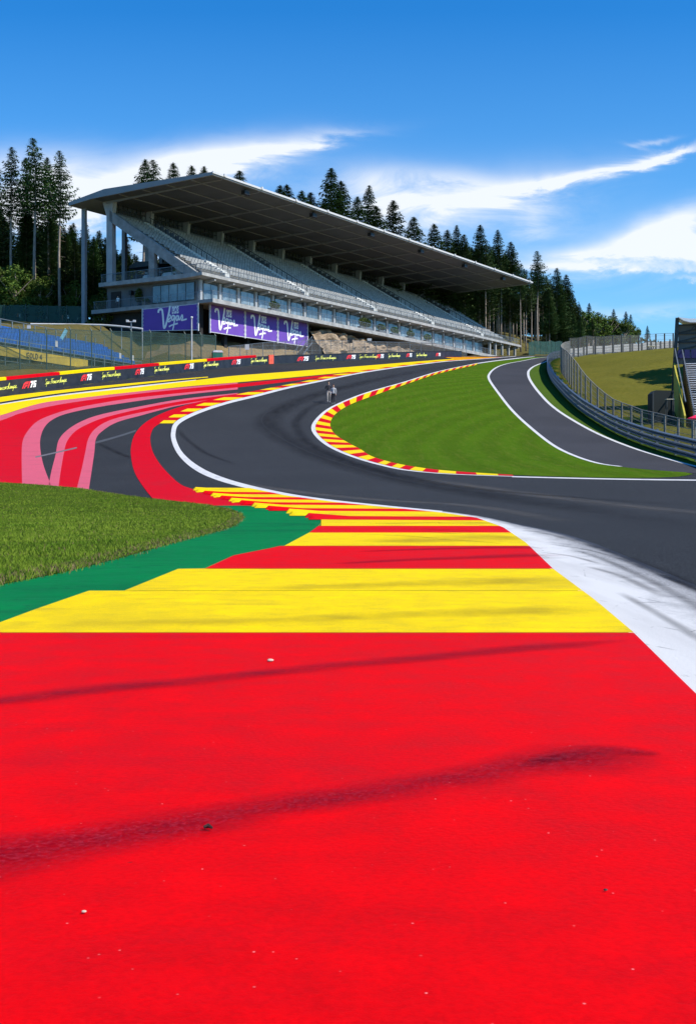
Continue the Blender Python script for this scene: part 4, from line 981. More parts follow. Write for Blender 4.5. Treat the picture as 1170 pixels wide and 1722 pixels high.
def banner_at(pl, pr, label, zs, sc_, ox, oz):
    d = Vector((pr.x-pl.x, pr.y-pl.y)); wd = d.length; ang = atan2(d.y, d.x)
    e = empty('banner', (pl.x, pl.y, pl.z), ang); tag(e, label, 'banner', 'purple banners under the grandstand')
    z0a, z1a, z0b, z1b = zs
    m = MB(); m.prism([(0,0,z0a),(wd,0,z0b),(wd,0,z1b),(0,0,z1a)], (0,.06,0)); sh = m.build('printed_sheet', M_purple, e)
    m = MB(); m.bar((-.0,.02,z0a-.2),(-.0,.02,z1a+.15),.16); m.bar((wd,.02,z0b-.2),(wd,.02,z1b+.15),.16); m.bar((.08,.02,z0a-.06),(wd-.08,.02,z0b-.06),.09); m.bar((.08,.02,z1a+.04),(wd-.08,.02,z1b+.04),.09)
    for zz in range(6):
        for xx, za, zb in ((.14,z0a,z1a),(wd-.14,z0b,z1b)):
            z = za+(zb-za)*(zz+.5)/6; m.box(xx-.04,xx+.04,-.03,.0,z-.12,z+.12)
    m.build('banner_frame', M_bwhite, e)
    mp = lambda x, z, o: (ox+x*sc_, -.005-o, oz+z*sc_)
    m = MB(); ribbon(m, VEG[0], .75, mp, 0, 6); m.build('capital_letter', M_letter, sh, fix=False); m = MB()
    for s in _E(EGAS): ribbon(m, s, .52, mp, 0, 6)
    m.build('script_lettering', M_letter, sh, fix=False)
    m = MB()
    for k in range(3): x = 5.9+.98*k; fill(m, [(x,5.3),(x+.1,5.2),(x+.75,5.3),(x+.82,5.4),(x+.86,7.5),(x+.76,7.6),(x+.1,7.5),(x,7.4)], mp, .02)
    m.build('letter_tiles', M_letter, sh, fix=False)
    m = MB()
    for k, ch in enumerate('LAS'): write(m, ch, 1.1, .2, lambda x, z, o: mp(x, z, o+.015), x0=6.05+.98*k, z0=5.85, slant=0, n=1)
    m.build('tile_letters', M_purple, sh, fix=False)
banner_at(W(-.15,9.8,18.0), W(-.15,.6,18.0), 'shaded purple banner on the left end wall of the grandstand', (1.3,4.05,.9,4.1), .40, 2.6, 1.05)
bl = ['sunlit purple banner nearest the corner, leftmost of the three in a row','sunlit purple banner in the middle of the three in a row','sunlit purple banner at the right end of the row, beside the rock face']
for k in range(3):
    a0 = 1.3+7.55*k; zb = .75+.06*k
    banner_at(W(a0+.08,-.1,18.0), W(a0+7.5,-.1,18.0), bl[k], (zb,4.2+.05*k,zb+.06,4.25+.05*k), .41, .95+.25*k, zb+.08)

# rock face under the stand
def rock():
    e = empty('rock_outcrop', W(40, 0, 17)); tag(e, 'rough tan rock face exposed under the grandstand right of the banners', 'rock face')
    vs = []; fs = []; na, nz = 90, 16
    for i in range(na+1):
        a = 24.5+48*i/na; top = interp([(24.5,21.2),(28,21.7),(33,21.6),(40,21.3),(42,20.2),(44,21.1),(52,21.2),(60,21.0),(72,21.4)], a)+.45*noise.noise(Vector((a*.5,0,0)))
        bz = T(*W(a,-3.2,0).xy)-.6
        for j in range(nz+1):
            t = j/nz; z = bz+(top-bz)*t; b = -3.0+2.6*t**1.3
            n_ = noise.fractal(Vector((a*.45, z*.6, 1)), 1, 2, 5); n2 = noise.cell(Vector((a*.9+z*.4, z*.8, 2)))
            p = W(a, b+n_*.8+n2*.45, z+.25*n_); vs.append(tuple(p-e.location))
        vs.append(tuple(W(a, 4.5, top-.2)-e.location))
    w_ = nz+2
    for i in range(na):
        for j in range(w_-1): q = i*w_+j; fs.append((q, q+w_, q+w_+1, q+1))
    m = MB(); m.v = vs; m.f = fs; m.m = [0]*len(fs); m.build('rock_surface', M_rock, e, fix=False)
rock()
# ------------------------------------------------------------------ fences
def fence(name, pts, tops, post_m, net_m, label, pw=.12, wires=4, bend=0, cat='fence', every=None):
    """pts: plan points of the posts; tops: post heights"""
    bx0, by0 = pts[0]; e = empty(name, (bx0, by0, T(bx0, by0))); tag(e, label, cat); off = tuple(e.location)
    G = [T(x, y) for x, y in pts]
    for (x, y), h, g in zip(pts, tops, G):
        m = MB(); m.tube([(x,y,g-.2),(x,y,g+h)]+([(x-bend*.6,y,g+h+bend)] if bend else []), pw/2, 6); m.build('post', post_m, e, off=off)
    m = MB(); wv = MB()
    for i in range(len(pts)-1):
        (x0,y0),(x1,y1) = pts[i], pts[i+1]; 
        m.face([(x0,y0,G[i]),(x1,y1,G[i+1]),(x1,y1,G[i+1]+tops[i+1]),(x0,y0,G[i]+tops[i])])
        for k in range(wires):
            t = (k+.5)/wires if wires > 1 else 1
            wv.bar((x0,y0,G[i]+tops[i]*t),(x1,y1,G[i+1]+tops[i+1]*t),.025)
        wv.bar((x0,y0,G[i]+tops[i]),(x1,y1,G[i+1]+tops[i+1]),.05)
    m.build('wire_mesh', net_m, e, off=off, fix=False); wv.build('wire', post_m, e, off=off)
    return e
def along(poly, step):
    out = [poly[0]]; rest = step
    for a, b in zip(poly, poly[1:]):
        L = hypot(b[0]-a[0], b[1]-a[1]); t = rest
        while t <= L: out.append((a[0]+(b[0]-a[0])*t/L, a[1]+(b[1]-a[1])*t/L)); t += step
        rest = t-L
    return out
def solve_y(u, e0):
    """point in the column u lying e0 metres behind the barrier"""
    y = 90
    while y < 230:
        x = (u-CU)*y/F
        if (interp(XB, y)-x)*.9 >= e0: return (x, y)
        y += .2
    return (x, y)
fp = []; ft = []
for u, tv in [(-60,549),(-10,551),(34,553),(79,554),(119,554),(154.6,556),(188,557),(222,558),(254,559),(284.5,560),(312,562),(338.6,563),(363,565)]:
    x, y = solve_y(u, interp([(0,7.5),(363,2.2)], u)); fp.append((x, y)); ft.append(max(1.5, (HV-tv)*y/F-T(x, y)))
fence('catch_fence', fp, ft, M_gpost, M_net, 'tall green wire catch fence in front of the blue seats', .13, 5, .3)
fp = []; ft = []
for i in range(22):
    u = 385+i*19; x, y = solve_y(u, 1.6); fp.append((x, y)); ft.append(interp([(385,2.5),(520,3.0),(640,2.6),(800,2.2)], u))
fence('safety_fence', fp, ft, M_metal, M_net3, 'grey wire fence on slim posts behind the barrier below the rock face', .10, 3)
# right-hand guard rail and fence
def guard_rail():
    path = smooth2([p for p in AR if p[1] >= 30], 5); e = empty('guard_rail', (19.1, 52, f(52))); tag(e, 'long triple-beam steel guard rail curving along the right-hand road', 'guard rail'); off = tuple(e.location)
    prof = [(.03,0),(-.09,.05),(-.09,.11),(.02,.155),(-.09,.20),(-.09,.26),(.03,.31)]
    for k in range(3):
        z0 = .10+.39*k; m = MB(); n = len(prof); st = []
        for i, p in enumerate(path):
            a = path[max(i-1,0)]; b = path[min(i+1,len(path)-1)]; t = Vector((b[0]-a[0],b[1]-a[1])).normalized()
            st.append([(p[0]+t.y*q, p[1]-t.x*q, T(p[0]-.4,p[1])+z0+h) for q, h in prof])
        for A_, B_ in zip(st, st[1:]):
            for j in range(n-1): m.face((A_[j],B_[j],B_[j+1],A_[j+1]))
        m.build('rail', M_metal, e, off=off, fix=False)
    for x, y in along(path, 4):
        m = MB(); m.box(x+.06,x+.2,y-.07,y+.07,f(y)-.1,f(y)+1.24); m.build('post', M_metal, e, off=off)
guard_rail()
FR = [(20.6,40,1.9),(20.6,60,1.8),(20.5,72,1.8),(20.3,84,1.7),(20.3,95,1.65),(20.4,104,2.3),(21.0,113,2.9),(22.2,124,3.1),(24.3,140,2.9),(27.0,155,2.7),(30,170,2.6),(34,188,2.6)]
pl = along(smooth2([(x, y) for x, y, h in FR], 4), 3.0)
fence('track_fence', pl, [interp([(y, h) for x, y, h in FR], p[1]) for p in pl], M_cpost, M_net2, 'wire fence on grey posts running up behind the steel guard rail', .16, 5)
hp = []; ht = []
for i in range(16):
    u = 957+14.5*i; y = 190+i*2.4; x = (u-CU)*y/F; hp.append((x, y)); ht.append(3.1-.03*i)
fence('hilltop_fence', hp, ht, M_dpost, M_net3, 'dark-posted wire fence along the top of the dry grass hill', .26, 4)
def hill_rail():
    pts = [(x-.3, y+3.5) for x, y in hp]; e = empty('hilltop_barrier', (pts[0][0], pts[0][1], T(*pts[0]))); tag(e, 'pale steel barrier behind the hilltop fence', 'barrier'); off = tuple(e.location)
    for k in range(3):
        m = MB()
        for a, b in zip(pts, pts[1:]): m.bar((a[0],a[1],T(*a)+.45+.42*k),(b[0],b[1],T(*b)+.45+.42*k),.06,.37)
        m.build('rail', simple('rail_pale', (.30,.30,.29), .5), e, off=off)
    for a in along(pts, 3.5): m = MB(); m.box(a[0]-.12,a[0]+.12,a[1]-.35,a[1]-.2,T(*a)-.1,T(*a)+1.6); m.build('post', M_dpost, e, off=off)
hill_rail()
# green windbreak fences
def windbreak(name, pts, h, label):
    e = empty(name, (pts[0][0], pts[0][1], T(*pts[0]))); tag(e, label, 'fence'); off = tuple(e.location)
    pp = along(pts, 3)
    m = MB()
    for a, b in zip(pp, pp[1:]): m.face([(a[0],a[1],T(*a)-.3),(b[0],b[1],T(*b)-.3),(b[0],b[1],T(*b)+h),(a[0],a[1],T(*a)+h)])
    m.build('netting', M_gnet, e, off=off, fix=False)
    for a in pp: m = MB(); m.bar((a[0],a[1]-.05,T(*a)-.3),(a[0],a[1]-.05,T(*a)+h+.1),.09); m.build('post', M_gpost, e, off=off)
windbreak('windbreak_fence', [(-62,170),(-50,168.5),(-41,168),(-34.6,166)], 2.4, 'dark green netted fence on the bank left of the grandstand')
windbreak('windbreak_fence', [(35,238),(38,243),(42,250),(46,262)], 2.6, 'green netted fence beyond the far end of the grandstand')
# white rail on the left bank
def white_rail():
    pts = [P(52,545,157), P(110,545.5,157), P(170,546.5,156), P(205,549,155), P(240,553,154)]
    e = empty('handrail', (pts[0].x, pts[0].y, T(pts[0].x, pts[0].y))); tag(e, 'long white handrail on the grass bank below the grandstand terrace', 'handrail'); off = tuple(e.location)
    m = MB(); m.tube([tuple(q) for q in smooth2([tuple(p) for p in pts], 4)], .13, 6); m.build('rail', M_trim, e, off=off)
    for p in pts: m = MB(); m.bar((p.x,p.y,T(p.x,p.y)-.3),tuple(p),.1); m.build('post', M_pole, e, off=off)
white_rail()
def lamp_pole(u, tv, y, label, kind):
    x = (u-CU)*y/F; z = T(x, y); h = (HV-tv)*y/F-z; e = empty('lamp_pole', (x, y, z)); tag(e, label, 'pole')
    m = MB(); m.tube([(0,0,-.3),(0,0,h*.5),(0,0,h)], [.11,.10,.08], 8); m.build('pole', M_pole if kind else M_metal, e)
    m = MB()
    if kind: m.tube([(0,0,h),(0,0,h+.1),(0,0,h+.22),(0,0,h+.28)], [.09,.16,.16,.08], 8)
    else: m.bar((-.5,0,h),(.5,0,h),.1); m.prism([(-.6,-.15,h-.05),(-.25,-.15,h-.05),(-.3,-.15,h+.2),(-.6,-.15,h+.25)], (0,.3,0)); m.prism([(.2,-.15,h-.05),(.55,-.15,h-.05),(.55,-.15,h+.2),(.25,-.15,h+.22)], (0,.3,0))
    m.build('lamp_head', M_trim, e)
lamp_pole(322.5, 536, 147, 'tall white pole with a round head before the corner of the grandstand', 1)
lamp_pole(221, 541, 150, 'grey pole carrying two small floodlights left of the shaded banner', 0)
# portable toilet
def toilet():
    x, y = solve_y(365.5, 1.7); z = f(y)-.1; e = empty('portable_toilet', (x, y, z), R(15)); tag(e, 'green portable toilet with a pale roof behind the barrier', 'portable toilet')
    g = simple('toilet_green', (.015,.16,.10), .5); m = MB(); m.box(-.6,.6,-.6,.6,0,1.9); b = m.build('cabin', g, e)
    m = MB(); m.box(-.42,.42,-.64,-.602,.1,1.8); m.build('door', simple('toilet_door', (.012,.12,.08), .5), b)
    m = MB(); m.prism([(-.65,-.65,1.9),(.65,-.65,1.9),(.5,-.65,2.15),(-.5,-.65,2.15)], (0,1.3,0)); m.build('roof', M_bwhite, e)
toilet()
def site_sign(u, tv, bv, y, c, label, wpx=9):
    x = (u-CU)*y/F; zt = (HV-tv)*y/F; zb = (HV-bv)*y/F; wd = wpx*y/F; g = min(T(x, y), zb); e = empty('notice_board', (x, y, g)); tag(e, label, 'sign')
    m = MB(); m.prism([(-wd/2,0,zb-g),(wd/2,0,zb-g),(wd/2,0,zt-g),(-wd/2,0,zt-g)], (0,.05,0)); m.build('board', c, e); m = MB(); m.bar((0,.08,-.2),(0,.08,zt-g),.06); m.build('post', M_metal, e)
x, y = solve_y(415, 1.45); site_sign(415.5, 579, 588, y-.1, M_trim, 'small white notice on the grey fence under the banners', 7)
x, y = solve_y(588, 1.45); site_sign(588, 569, 577, y-.1, M_black, 'small black board on the fence before the rock face', 9)
x, y = solve_y(621, 1.45); site_sign(621, 569, 573, y-.1, M_trim, 'small white board on the fence at the right of the rock face', 7)
# scaffold stair at the rock
def scaffold():
    x, y = solve_y(510, 3.0); z = T(x, y)-.3; e = empty('scaffold_stair', (x, y, z), SANG); tag(e, 'light metal scaffold stair at the foot of the rightmost banner', 'stair')
    m = MB()
    for k in range(8): m.box(-1.5+.38*k,-1.12+.38*k,-.5,.5,.2+.3*k,.25+.3*k)
    m.build('treads', M_metal, e); m = MB()
    for s in (-.5,.5): m.bar((-1.5,s,.1),(1.5,s,2.5),.08,.14); m.bar((-1.5,s,1.1),(1.5,s,3.4),.05); m.bar((-1.5,s,0),(-1.5,s,1.1),.05); m.bar((1.5,s,0),(1.5,s,3.4),.06)
    m.build('stringers', M_metal, e)
scaffold()

# ------------------------------------------------------------------ blue stand at the left
def blue_stand():
    o = Vector((-38.6, 115.2)); d = Vector((.362, .932)).normalized(); ang = atan2(d.y, d.x); ZZ = 10.6
    e = empty('seating_stand', (o.x, o.y, ZZ), ang); tag(e, 'low open-air stand of blue seats with a yellow banner behind the catch fence', 'grandstand')
    Lh = 37; Mb = simple('seat_blue', (.015,.10,.36), .5, var=.3, scale=1.5); fr = simple('stand_frame', (.18,.23,.24), .5)
    L = lambda x, b, z: (x, b, z-ZZ)
    for r in range(7):
        z = 13.6+.36*r; b = .3+.75*r
        m = MB(); m.box(0,Lh,b+.1,b+.5,z+.3-ZZ,z+.38-ZZ)
        n = int(Lh/.55)
        for k in range(n): x = .55*k; m.box(x+.03,x+.52,b+.48,b+.54,z+.38-ZZ,z+.80-ZZ)
        m.build('seat_row', Mb, e)
        m = MB(); m.box(0,Lh,b,b+.75,z-.06-ZZ,z-ZZ); m.build('deck', fr, e)
    for k in range(19):
        x = .1+2.05*k; m = MB(); m.bar(L(x,0,11),L(x,0,14.3),.09); m.bar(L(x,5.2,11),L(x,5.2,17.2),.09); m.bar(L(x,0,13.3),L(x,5.2,15.8),.09); m.build('support', fr, e)
    m = MB(); m.bar(L(0,0,14.25),L(Lh,0,14.25),.06); m.bar(L(0,0,13.85),L(Lh,0,13.85),.04); m.bar(L(0,0,12.0),L(Lh,0,12.0),.06); m.build('front_rail', fr, e)
    m = MB(); m.bar(L(0,5.3,17.3),L(Lh-9,5.3,17.3),.07); m.bar(L(0,5.3,16.8),L(Lh-9,5.3,16.8),.04); m.build('back_rail', M_metal, e)
    p = MB(); p.box(0,25.2,-.14,-.06,12.45-ZZ,13.40-ZZ); by = p.build('banner_sheet', simple('banner_yellow', (.52,.38,.04), .6, var=.15), e)
    m = MB(); mp = lambda x, z, o_: (x, -.15-o_, z-ZZ); write(m, 'GOLD 4', .55, .12, mp, x0=13.8, z0=12.62, slant=0, n=1); m.build('banner_lettering', M_black, by, fix=False)
    for (x, b, z) in ((18.9,-.1,14.3),(31.8,-.1,14.2),(34.6,-.1,14.2)):
        m = MB(); m.box(x,x+.45,b-.05,b,z-ZZ,z+.65-ZZ); m.build('row_sign', M_trim, e)
blue_stand()
x, y = P(49,549,131).xy; site_sign(49, 547, 552.5, 131, M_trim, 'small white sign at the top of the blue stand', 6)
def crane_arm():
    p = P(107,568,142); e = empty('camera_crane', (p.x, p.y, T(p.x, p.y))); tag(e, 'light blue slanted sign board standing behind the blue seats', 'board'); h = p.z-T(p.x,p.y)
    m = MB(); m.prism([(-.5,0,h-.2),(-.1,0,h-.3),(.5,0,h+.8),(.2,0,h+1.1)], (0,.1,0)); m.build('board', simple('pale_cyan', (.35,.75,.80), .5), e); m = MB(); m.bar((0,.06,0),(.1,.06,h+.3),.09); m.build('post', M_metal, e)
crane_arm()

# ------------------------------------------------------------------ covered tribune at the right edge
def tribune():
    X0 = 24.15; Y0 = 88.0; e = empty('covered_stand', (X0, Y0, T(X0, Y0)), R(-11)); tag(e, 'steel-framed covered stand with purple seats and a white fabric roof at the right edge', 'grandstand')
    g = T(X0, Y0); off = (X0, Y0, g); W_ = 9.0; NRW = 13; y1 = 99.5
    zr = lambda i: g+.55+i*.40; yr = lambda i: Y0+.6+i*.80
    # side cheek (yellow)
    m = MB(); m.prism([(X0-.05,Y0+.2,g-.4),(X0-.05,y1,g-.4),(X0-.05,y1,zr(NRW)+.1),(X0-.05,Y0+.2,g+.9)], (.12,0,0)); m.build('side_panel', simple('panel_yellow', (.45,.38,.04), .7), e, off=off)
    m = MB()
    for i in range(NRW*2):
        z = zr(i/2); y = yr(i/2); m.box(X0+.75,X0+1.9,y,y+.32,z,z+.07)
    m.build('stair_treads', simple('tread_pale', (.60,.58,.58), .6), e, off=off)
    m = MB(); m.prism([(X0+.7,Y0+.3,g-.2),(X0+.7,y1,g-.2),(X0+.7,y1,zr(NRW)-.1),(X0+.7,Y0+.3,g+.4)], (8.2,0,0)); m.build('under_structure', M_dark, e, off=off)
    sp = simple('seat_purple', (.022,.014,.10), .5)
    for i in range(NRW):
        z = zr(i); y = yr(i); m = MB(); n = 13
        for k in range(n): x = X0+2.1+.52*k; m.box(x,x+.46,y+.25,y+.62,z+.35,z+.42); m.box(x,x+.46,y+.58,y+.66,z+.42,z+.85)
        m.box(X0+2.05,X0+W_,y,y+.8,z-.06,z); m.build('seat_row', sp, e, off=off)
    m = MB()
    for k in range(4): x = X0+.25+.52*k; z = zr(NRW); m.box(x,x+.44,y1-.9,y1-.5,z+.3,z+.4); m.box(x+.02,x+.42,y1-.55,y1-.45,z+.4,z+1.0)
    m.build('seat_row', sp, e, off=off)
    zb = zr(NRW)+.2; zt = (HV-541)*y1/F
    m = MB(); m.box(X0+.35,X0+W_,y1+.2,y1+.28,zb+.8,zt-.3); m.build('back_panel', simple('panel_taupe', (.17,.15,.13), .8, var=.1), e, off=off)
    m = MB(); m.box(X0+.1,X0+W_,y1+.15,y1+.3,zb-.3,zb+.78); m.build('lower_back_panel', simple('panel_greyblue', (.19,.19,.22), .8, var=.1), e, off=off)
    m = MB(); h = zt-.3-(zb+.8)
    for k in range(4): z = zb+.8+h*k/3; m.bar((X0+.3,y1+.1,z),(X0+W_,y1+.1,z),.12)
    for k in range(3):
        z = zb+.8+h*k/3; m.bar((X0+.4,y1+.08,z+.05),(X0+3.2,y1+.08,z+h/3),.08); m.bar((X0+3.2,y1+.08,z+h/3),(X0+6,y1+.08,z+.05),.08)
    for k in range(9): x = X0+1.2+.8*k; m.bar((x,y1-.1,zt-.9),(x+.4,y1-.1,zt-.4),.07); m.bar((x+.4,y1-.1,zt-.4),(x+.8,y1-.1,zt-.9),.07)
    m.build('bracing', M_dpost, e, off=off)
    for k in range(3): x = X0+.25+4.2*k; m = MB(); m.bar((x-.55 if k == 0 else x,y1-.2,g-.5),(x,y1-.2,zt+.25),.28); m.build('post', M_dpost, e, off=off)
    prof = [(X0+.25,zt+.25),(X0+.7,zt-.05),(X0+1.2,zt-.2),(X0+1.9,zt-.22),(X0+W_,zt-.15)]; up = [(X0+W_,zt+.25),(X0+1.9,zt+.1),(X0+1.2,zt+.1),(X0+.7,zt+.17)]
    m = MB(); m.prism([(a, y1-.8, z) for a, z in prof+up], (0,2.2,0)); m.build('fabric_roof', simple('fabric_white', (.88,.88,.88), .7, var=.03), e, off=off)
    m = MB()
    m.bar((X0+.05,Y0+.2,g+1.9),(X0+.05,y1-.4,zr(NRW)+1.1),.08)
    m.bar((X0+.62,Y0+.2,g+1.4),(X0+.62,y1-.4,zr(NRW)+1.0),.09); m.bar((X0+.62,Y0+.2,g-.3),(X0+.62,Y0+.2,g+1.4),.09); m.bar((X0+1.0,Y0-.1,g-.3),(X0+1.0,Y0-.1,g+1.4),.07); m.bar((X0+1.0,Y0-.1,g+1.35),(X0+3.0,Y0-.1,g+1.35),.07)
    m.build('handrail', M_metal, e, off=off)
    m = MB(); m.box(X0+1.35,X0+2.0,yr(6)-.1,yr(6)+.1,zr(6)+.2,zr(6)+.85); m.build('dark_box', M_black, e, off=off)
tribune()
def shelter():
    y = 92.0; x0 = (1097-CU)*y/F; x1 = (1131-CU)*y/F; g = T(x0, y); e = empty('storage_tent', (x0, y, g)); tag(e, 'dark green storage shelter standing beside the covered stand', 'shelter')
    h = (HV-657)*y/F-g; m = MB(); d = 1.6; m.prism([(0,0,-.6),(x1-x0,0,-.6),(x1-x0,0,h),(.25,0,h+.04),(0,0,h-.2)], (0,d,0)); m.build('cover', simple('cover_dark_green', (.003,.008,.006), .7), e)
    m = MB(); m.box(-.04,.06,-.06,.0,-.5,h-.1); m.box(x1-x0-.06,x1-x0+.04,-.06,0,-.5,h); m.build('frame', M_dpost, e)
    y2 = 91.0; p = P(1125,671,y2); e = empty('folding_table', (p.x, p.y, T(p.x, p.y))); tag(e, 'small pale table in front of the dark green shelter', 'table'); h = p.z-T(p.x,p.y)
    m = MB(); m.box(-.28,.32,-.25,.25,h-.05,h); m.build('table_top', simple('beige', (.62,.55,.40), .6), e)
    for a in (-.24,.28):
        for b in (-.2,.2): m = MB(); m.bar((a,b,-.1),(a,b,h-.05),.05); m.build('leg', M_dpost, e)
    p = P(1094,602,165); g = T(p.x,p.y); 
    e = empty('picnic_table', (p.x, p.y, g)); tag(e, 'small wooden table standing alone on the dry grass hill', 'table'); s = .85
    m = MB(); m.box(-.55,.55,-.35,.35,.72*s,.8*s); m.build('table_top', simple('beige', (.62,.55,.40), .6), e)
    m = MB(); m.bar((-.3,0,-.1),(-.3,0,.72*s),.14); m.build('leg', M_bark, e); m = MB(); m.bar((.3,0,-.1),(.3,0,.72*s),.1); m.build('leg', M_bark, e)
shelter()
def parasol():
    y = 78; p = P(1168, 701, y); g = T(p.x, p.y); h = p.z-g; e = empty('parasol', (p.x, p.y, g)); tag(e, 'crimson parasol at the foot of the covered stand', 'parasol')
    m = MB(); m.bar((0,0,-.1),(0,0,h+.1),.05); m.build('pole', M_pole, e); m = MB(); n = 8; ap = (0,0,h+.12)
    rim = [(cos(2*pi*k/n)*.5, sin(2*pi*k/n)*.5, h-.1) for k in range(n)]; lo = [(a*1.0, b*1.0, c-.05) for a, b, c in rim]
    for k in range(n): m.face((ap, rim[k], rim[(k+1)%n])); m.face((rim[k], lo[k], lo[(k+1)%n], rim[(k+1)%n]))
    m.build('canopy', simple('crimson', (.75,.01,.06), .6, var=.05), e, fix=False)
parasol()

# ------------------------------------------------------------------ trees
def spruce_variant(seed, H, start, wd, dens=1.0, ragged=.3):
    rnd = random.Random(seed); t = MB(); lean = [(rnd.uniform(-.15,.15), rnd.uniform(-.15,.15)) for _ in range(6)]
    pts = [(lean[k][0]*k*.3, lean[k][1]*k*.3, H*k/5*.985-(.6 if k == 0 else 0)) for k in range(6)]
    t.tube(pts, [H*.0105*(1-k/5*.9) for k in range(6)], 7)
    for _ in range(int(10)):                         # dead stubs on the bare stem
        z = H*start*rnd.uniform(.5, 1); a = rnd.uniform(0, 6.28); t.tube([(0,0,z),(cos(a)*.9, sin(a)*.9, z-.15)], [.03,.01], 3)
    c = MB(); z = H*start; ax = lambda z: (interp([(p[2], p[0]) for p in pts], z), interp([(p[2], p[1]) for p in pts], z))
    while z < H:
        k = (z-H*start)/(H*(1-start)); Lr = wd*((1-k)**.8)*(.6+.4*min(1, k*4+.3))+.15
        n = max(5, int((9+4*(1-k))*dens)); x0, y0 = ax(z); ph = rnd.uniform(0, 6.28)
        for j in range(n):
            if rnd.random() < ragged*.4: continue
            a = ph+2*pi*j/n+rnd.uniform(-.3,.3); L = Lr*rnd.uniform(1-ragged, 1.12); rise = .35 if k > .8 else rnd.uniform(-.32, .0)
            seg = max(3, int(L/.3)); d = Vector((cos(a), sin(a), 0)); side = Vector((-sin(a), cos(a), 0)); pz = z+rnd.uniform(-.12,.12)
            for s in range(seg):
                q = (s+.5)/seg; r = L*q; zz = pz+rise*r+.30*L*q*q*q*(1 if k < .8 else 0)
                c0 = Vector((x0,y0,0))+d*r+Vector((0,0,zz)); sw = (.22+.58*min(1,q*2.2)*(1-q*.55))*rnd.uniform(.7,1.3); sl_ = L/seg; dr = rnd.uniform(.05,.30)
                for sg in (-1, 1):
                    if rnd.random() < .12: continue
                    tip = c0+side*sg*sw+d*sl_*rnd.uniform(.3,1.0)+Vector((0,0,-dr)); c.face((c0-d*sl_*.3, c0+d*sl_*.45, tip))
                if rnd.random() < .75 and k < .9:
                    b = c0+side*rnd.uniform(-.1,.1); c.face((b-d*sl_*.5, b+d*sl_*.5, b+d*rnd.uniform(-.1,.2)+Vector((0,0,-rnd.uniform(.15,.5)*(1-k*.5)))))
            tp = Vector((x0,y0,pz+rise*L+.30*L*(1 if k < .8 else 0)))+d*L; c.face((tp-d*.35+side*.09, tp-d*.35-side*.09, tp+d*.22+Vector((0,0,.05))))
        z += rnd.uniform(.36,.54)*H/25*(1-k*.35)
    tp = Vector((*ax(H), H)); c.face((tp+Vector((-.1,0,-.9)), tp+Vector((.1,0,-.9)), tp+Vector((0,0,.1)))); c.face((tp+Vector((0,-.1,-.9)), tp+Vector((0,.1,-.9)), tp+Vector((0,0,.1))))
    root = empty('spruce_tree', (0,0,0)); to = t.build('trunk', M_bark, root, smooth=True, fix=False); co = c.build('crown', M_spruce, root, fix=False)
    return root, [(to, []), (co, [])], H
VARS = [spruce_variant(11, 25, .52, 3.3, 1.0, .45), spruce_variant(12, 25, .40, 3.7, 1.05, .4), spruce_variant(13, 25, .22, 4.4, 1.1, .4), spruce_variant(14, 25, .10, 4.6, 1.1, .38), spruce_variant(15, 25, .62, 3.2, .9, .55), spruce_variant(16, 25, .33, 3.7, 1.05, .35)]
used = [False]*len(VARS)
def tree_at(x, y, h, vi, label, group=None, wide=1.0, rnd=random.Random(5)):
    root, parts, H = VARS[vi]; z = T(x, y)-.3; s = h/H
    if not used[vi]: r = root; used[vi] = True; r.location = (x, y, z)
    else: r = copy_tree(parts, root, (x, y, z))
    r.rotation_euler = (0, 0, rnd.uniform(0, 6.28)); r.scale = (s*wide, s*wide, s); tag(r, label, 'tree')
    if group: r['group'] = group
    elif 'group' in r: del r['group']
    return r
def tree_px(u, tv, y, vi, label, group=None, wide=1.0):
    x = (u-CU)*y/F; zt = (HV-tv)*y/F; return tree_at(x, y, zt-T(x, y), vi, label, group, wide)
# the tall group at the left
for u, tv, y, vi, lb, wd in [(20,244,176,4,'tall bare-stemmed spruce second from the left edge of the photo',1.0),(-14,262,178,1,'spruce cut by the left edge, its crown half out of the photo',1.0),(45,262,181,0,'slim spruce between the two tallest of the left group, a little lower',.9),
     (58,230,174,4,'tallest spruce of the left group, highest tree top at the left',1.15),(101,250,172,4,'rightmost spruce of the tall left group, with a pale lit stem',1.0),(82,262,179,0,'spruce behind and left of the pale-stemmed one',1.0)]:
    tree_px(u, tv, y, vi, lb, None, wd)
rnd = random.Random(21)
g1 = 'dark spruces of the left forest behind the tall group'
for i in range(46):
    u = rnd.uniform(-60, 262); y = rnd.uniform(192, 235); tv = interp([(-60,330),(60,350),(125,378),(150,392),(175,392),(195,440),(235,440),(262,430)], u)+rnd.uniform(-8,40)
    tree_px(u, tv, y, rnd.choice([0,1,5,2,3]), 'dark spruce in the dense forest seen left of the grandstand', g1, rnd.uniform(1.0,1.3))
for u, tv, lb in [(143,367,'spruce top just right of the outer roof post'),(168,385,'lower spruce left of the big end column'),(215,396,'spruce seen between the end columns of the stand')]:
    tree_px(u, tv, 188, 3, lb, None, 1.0)
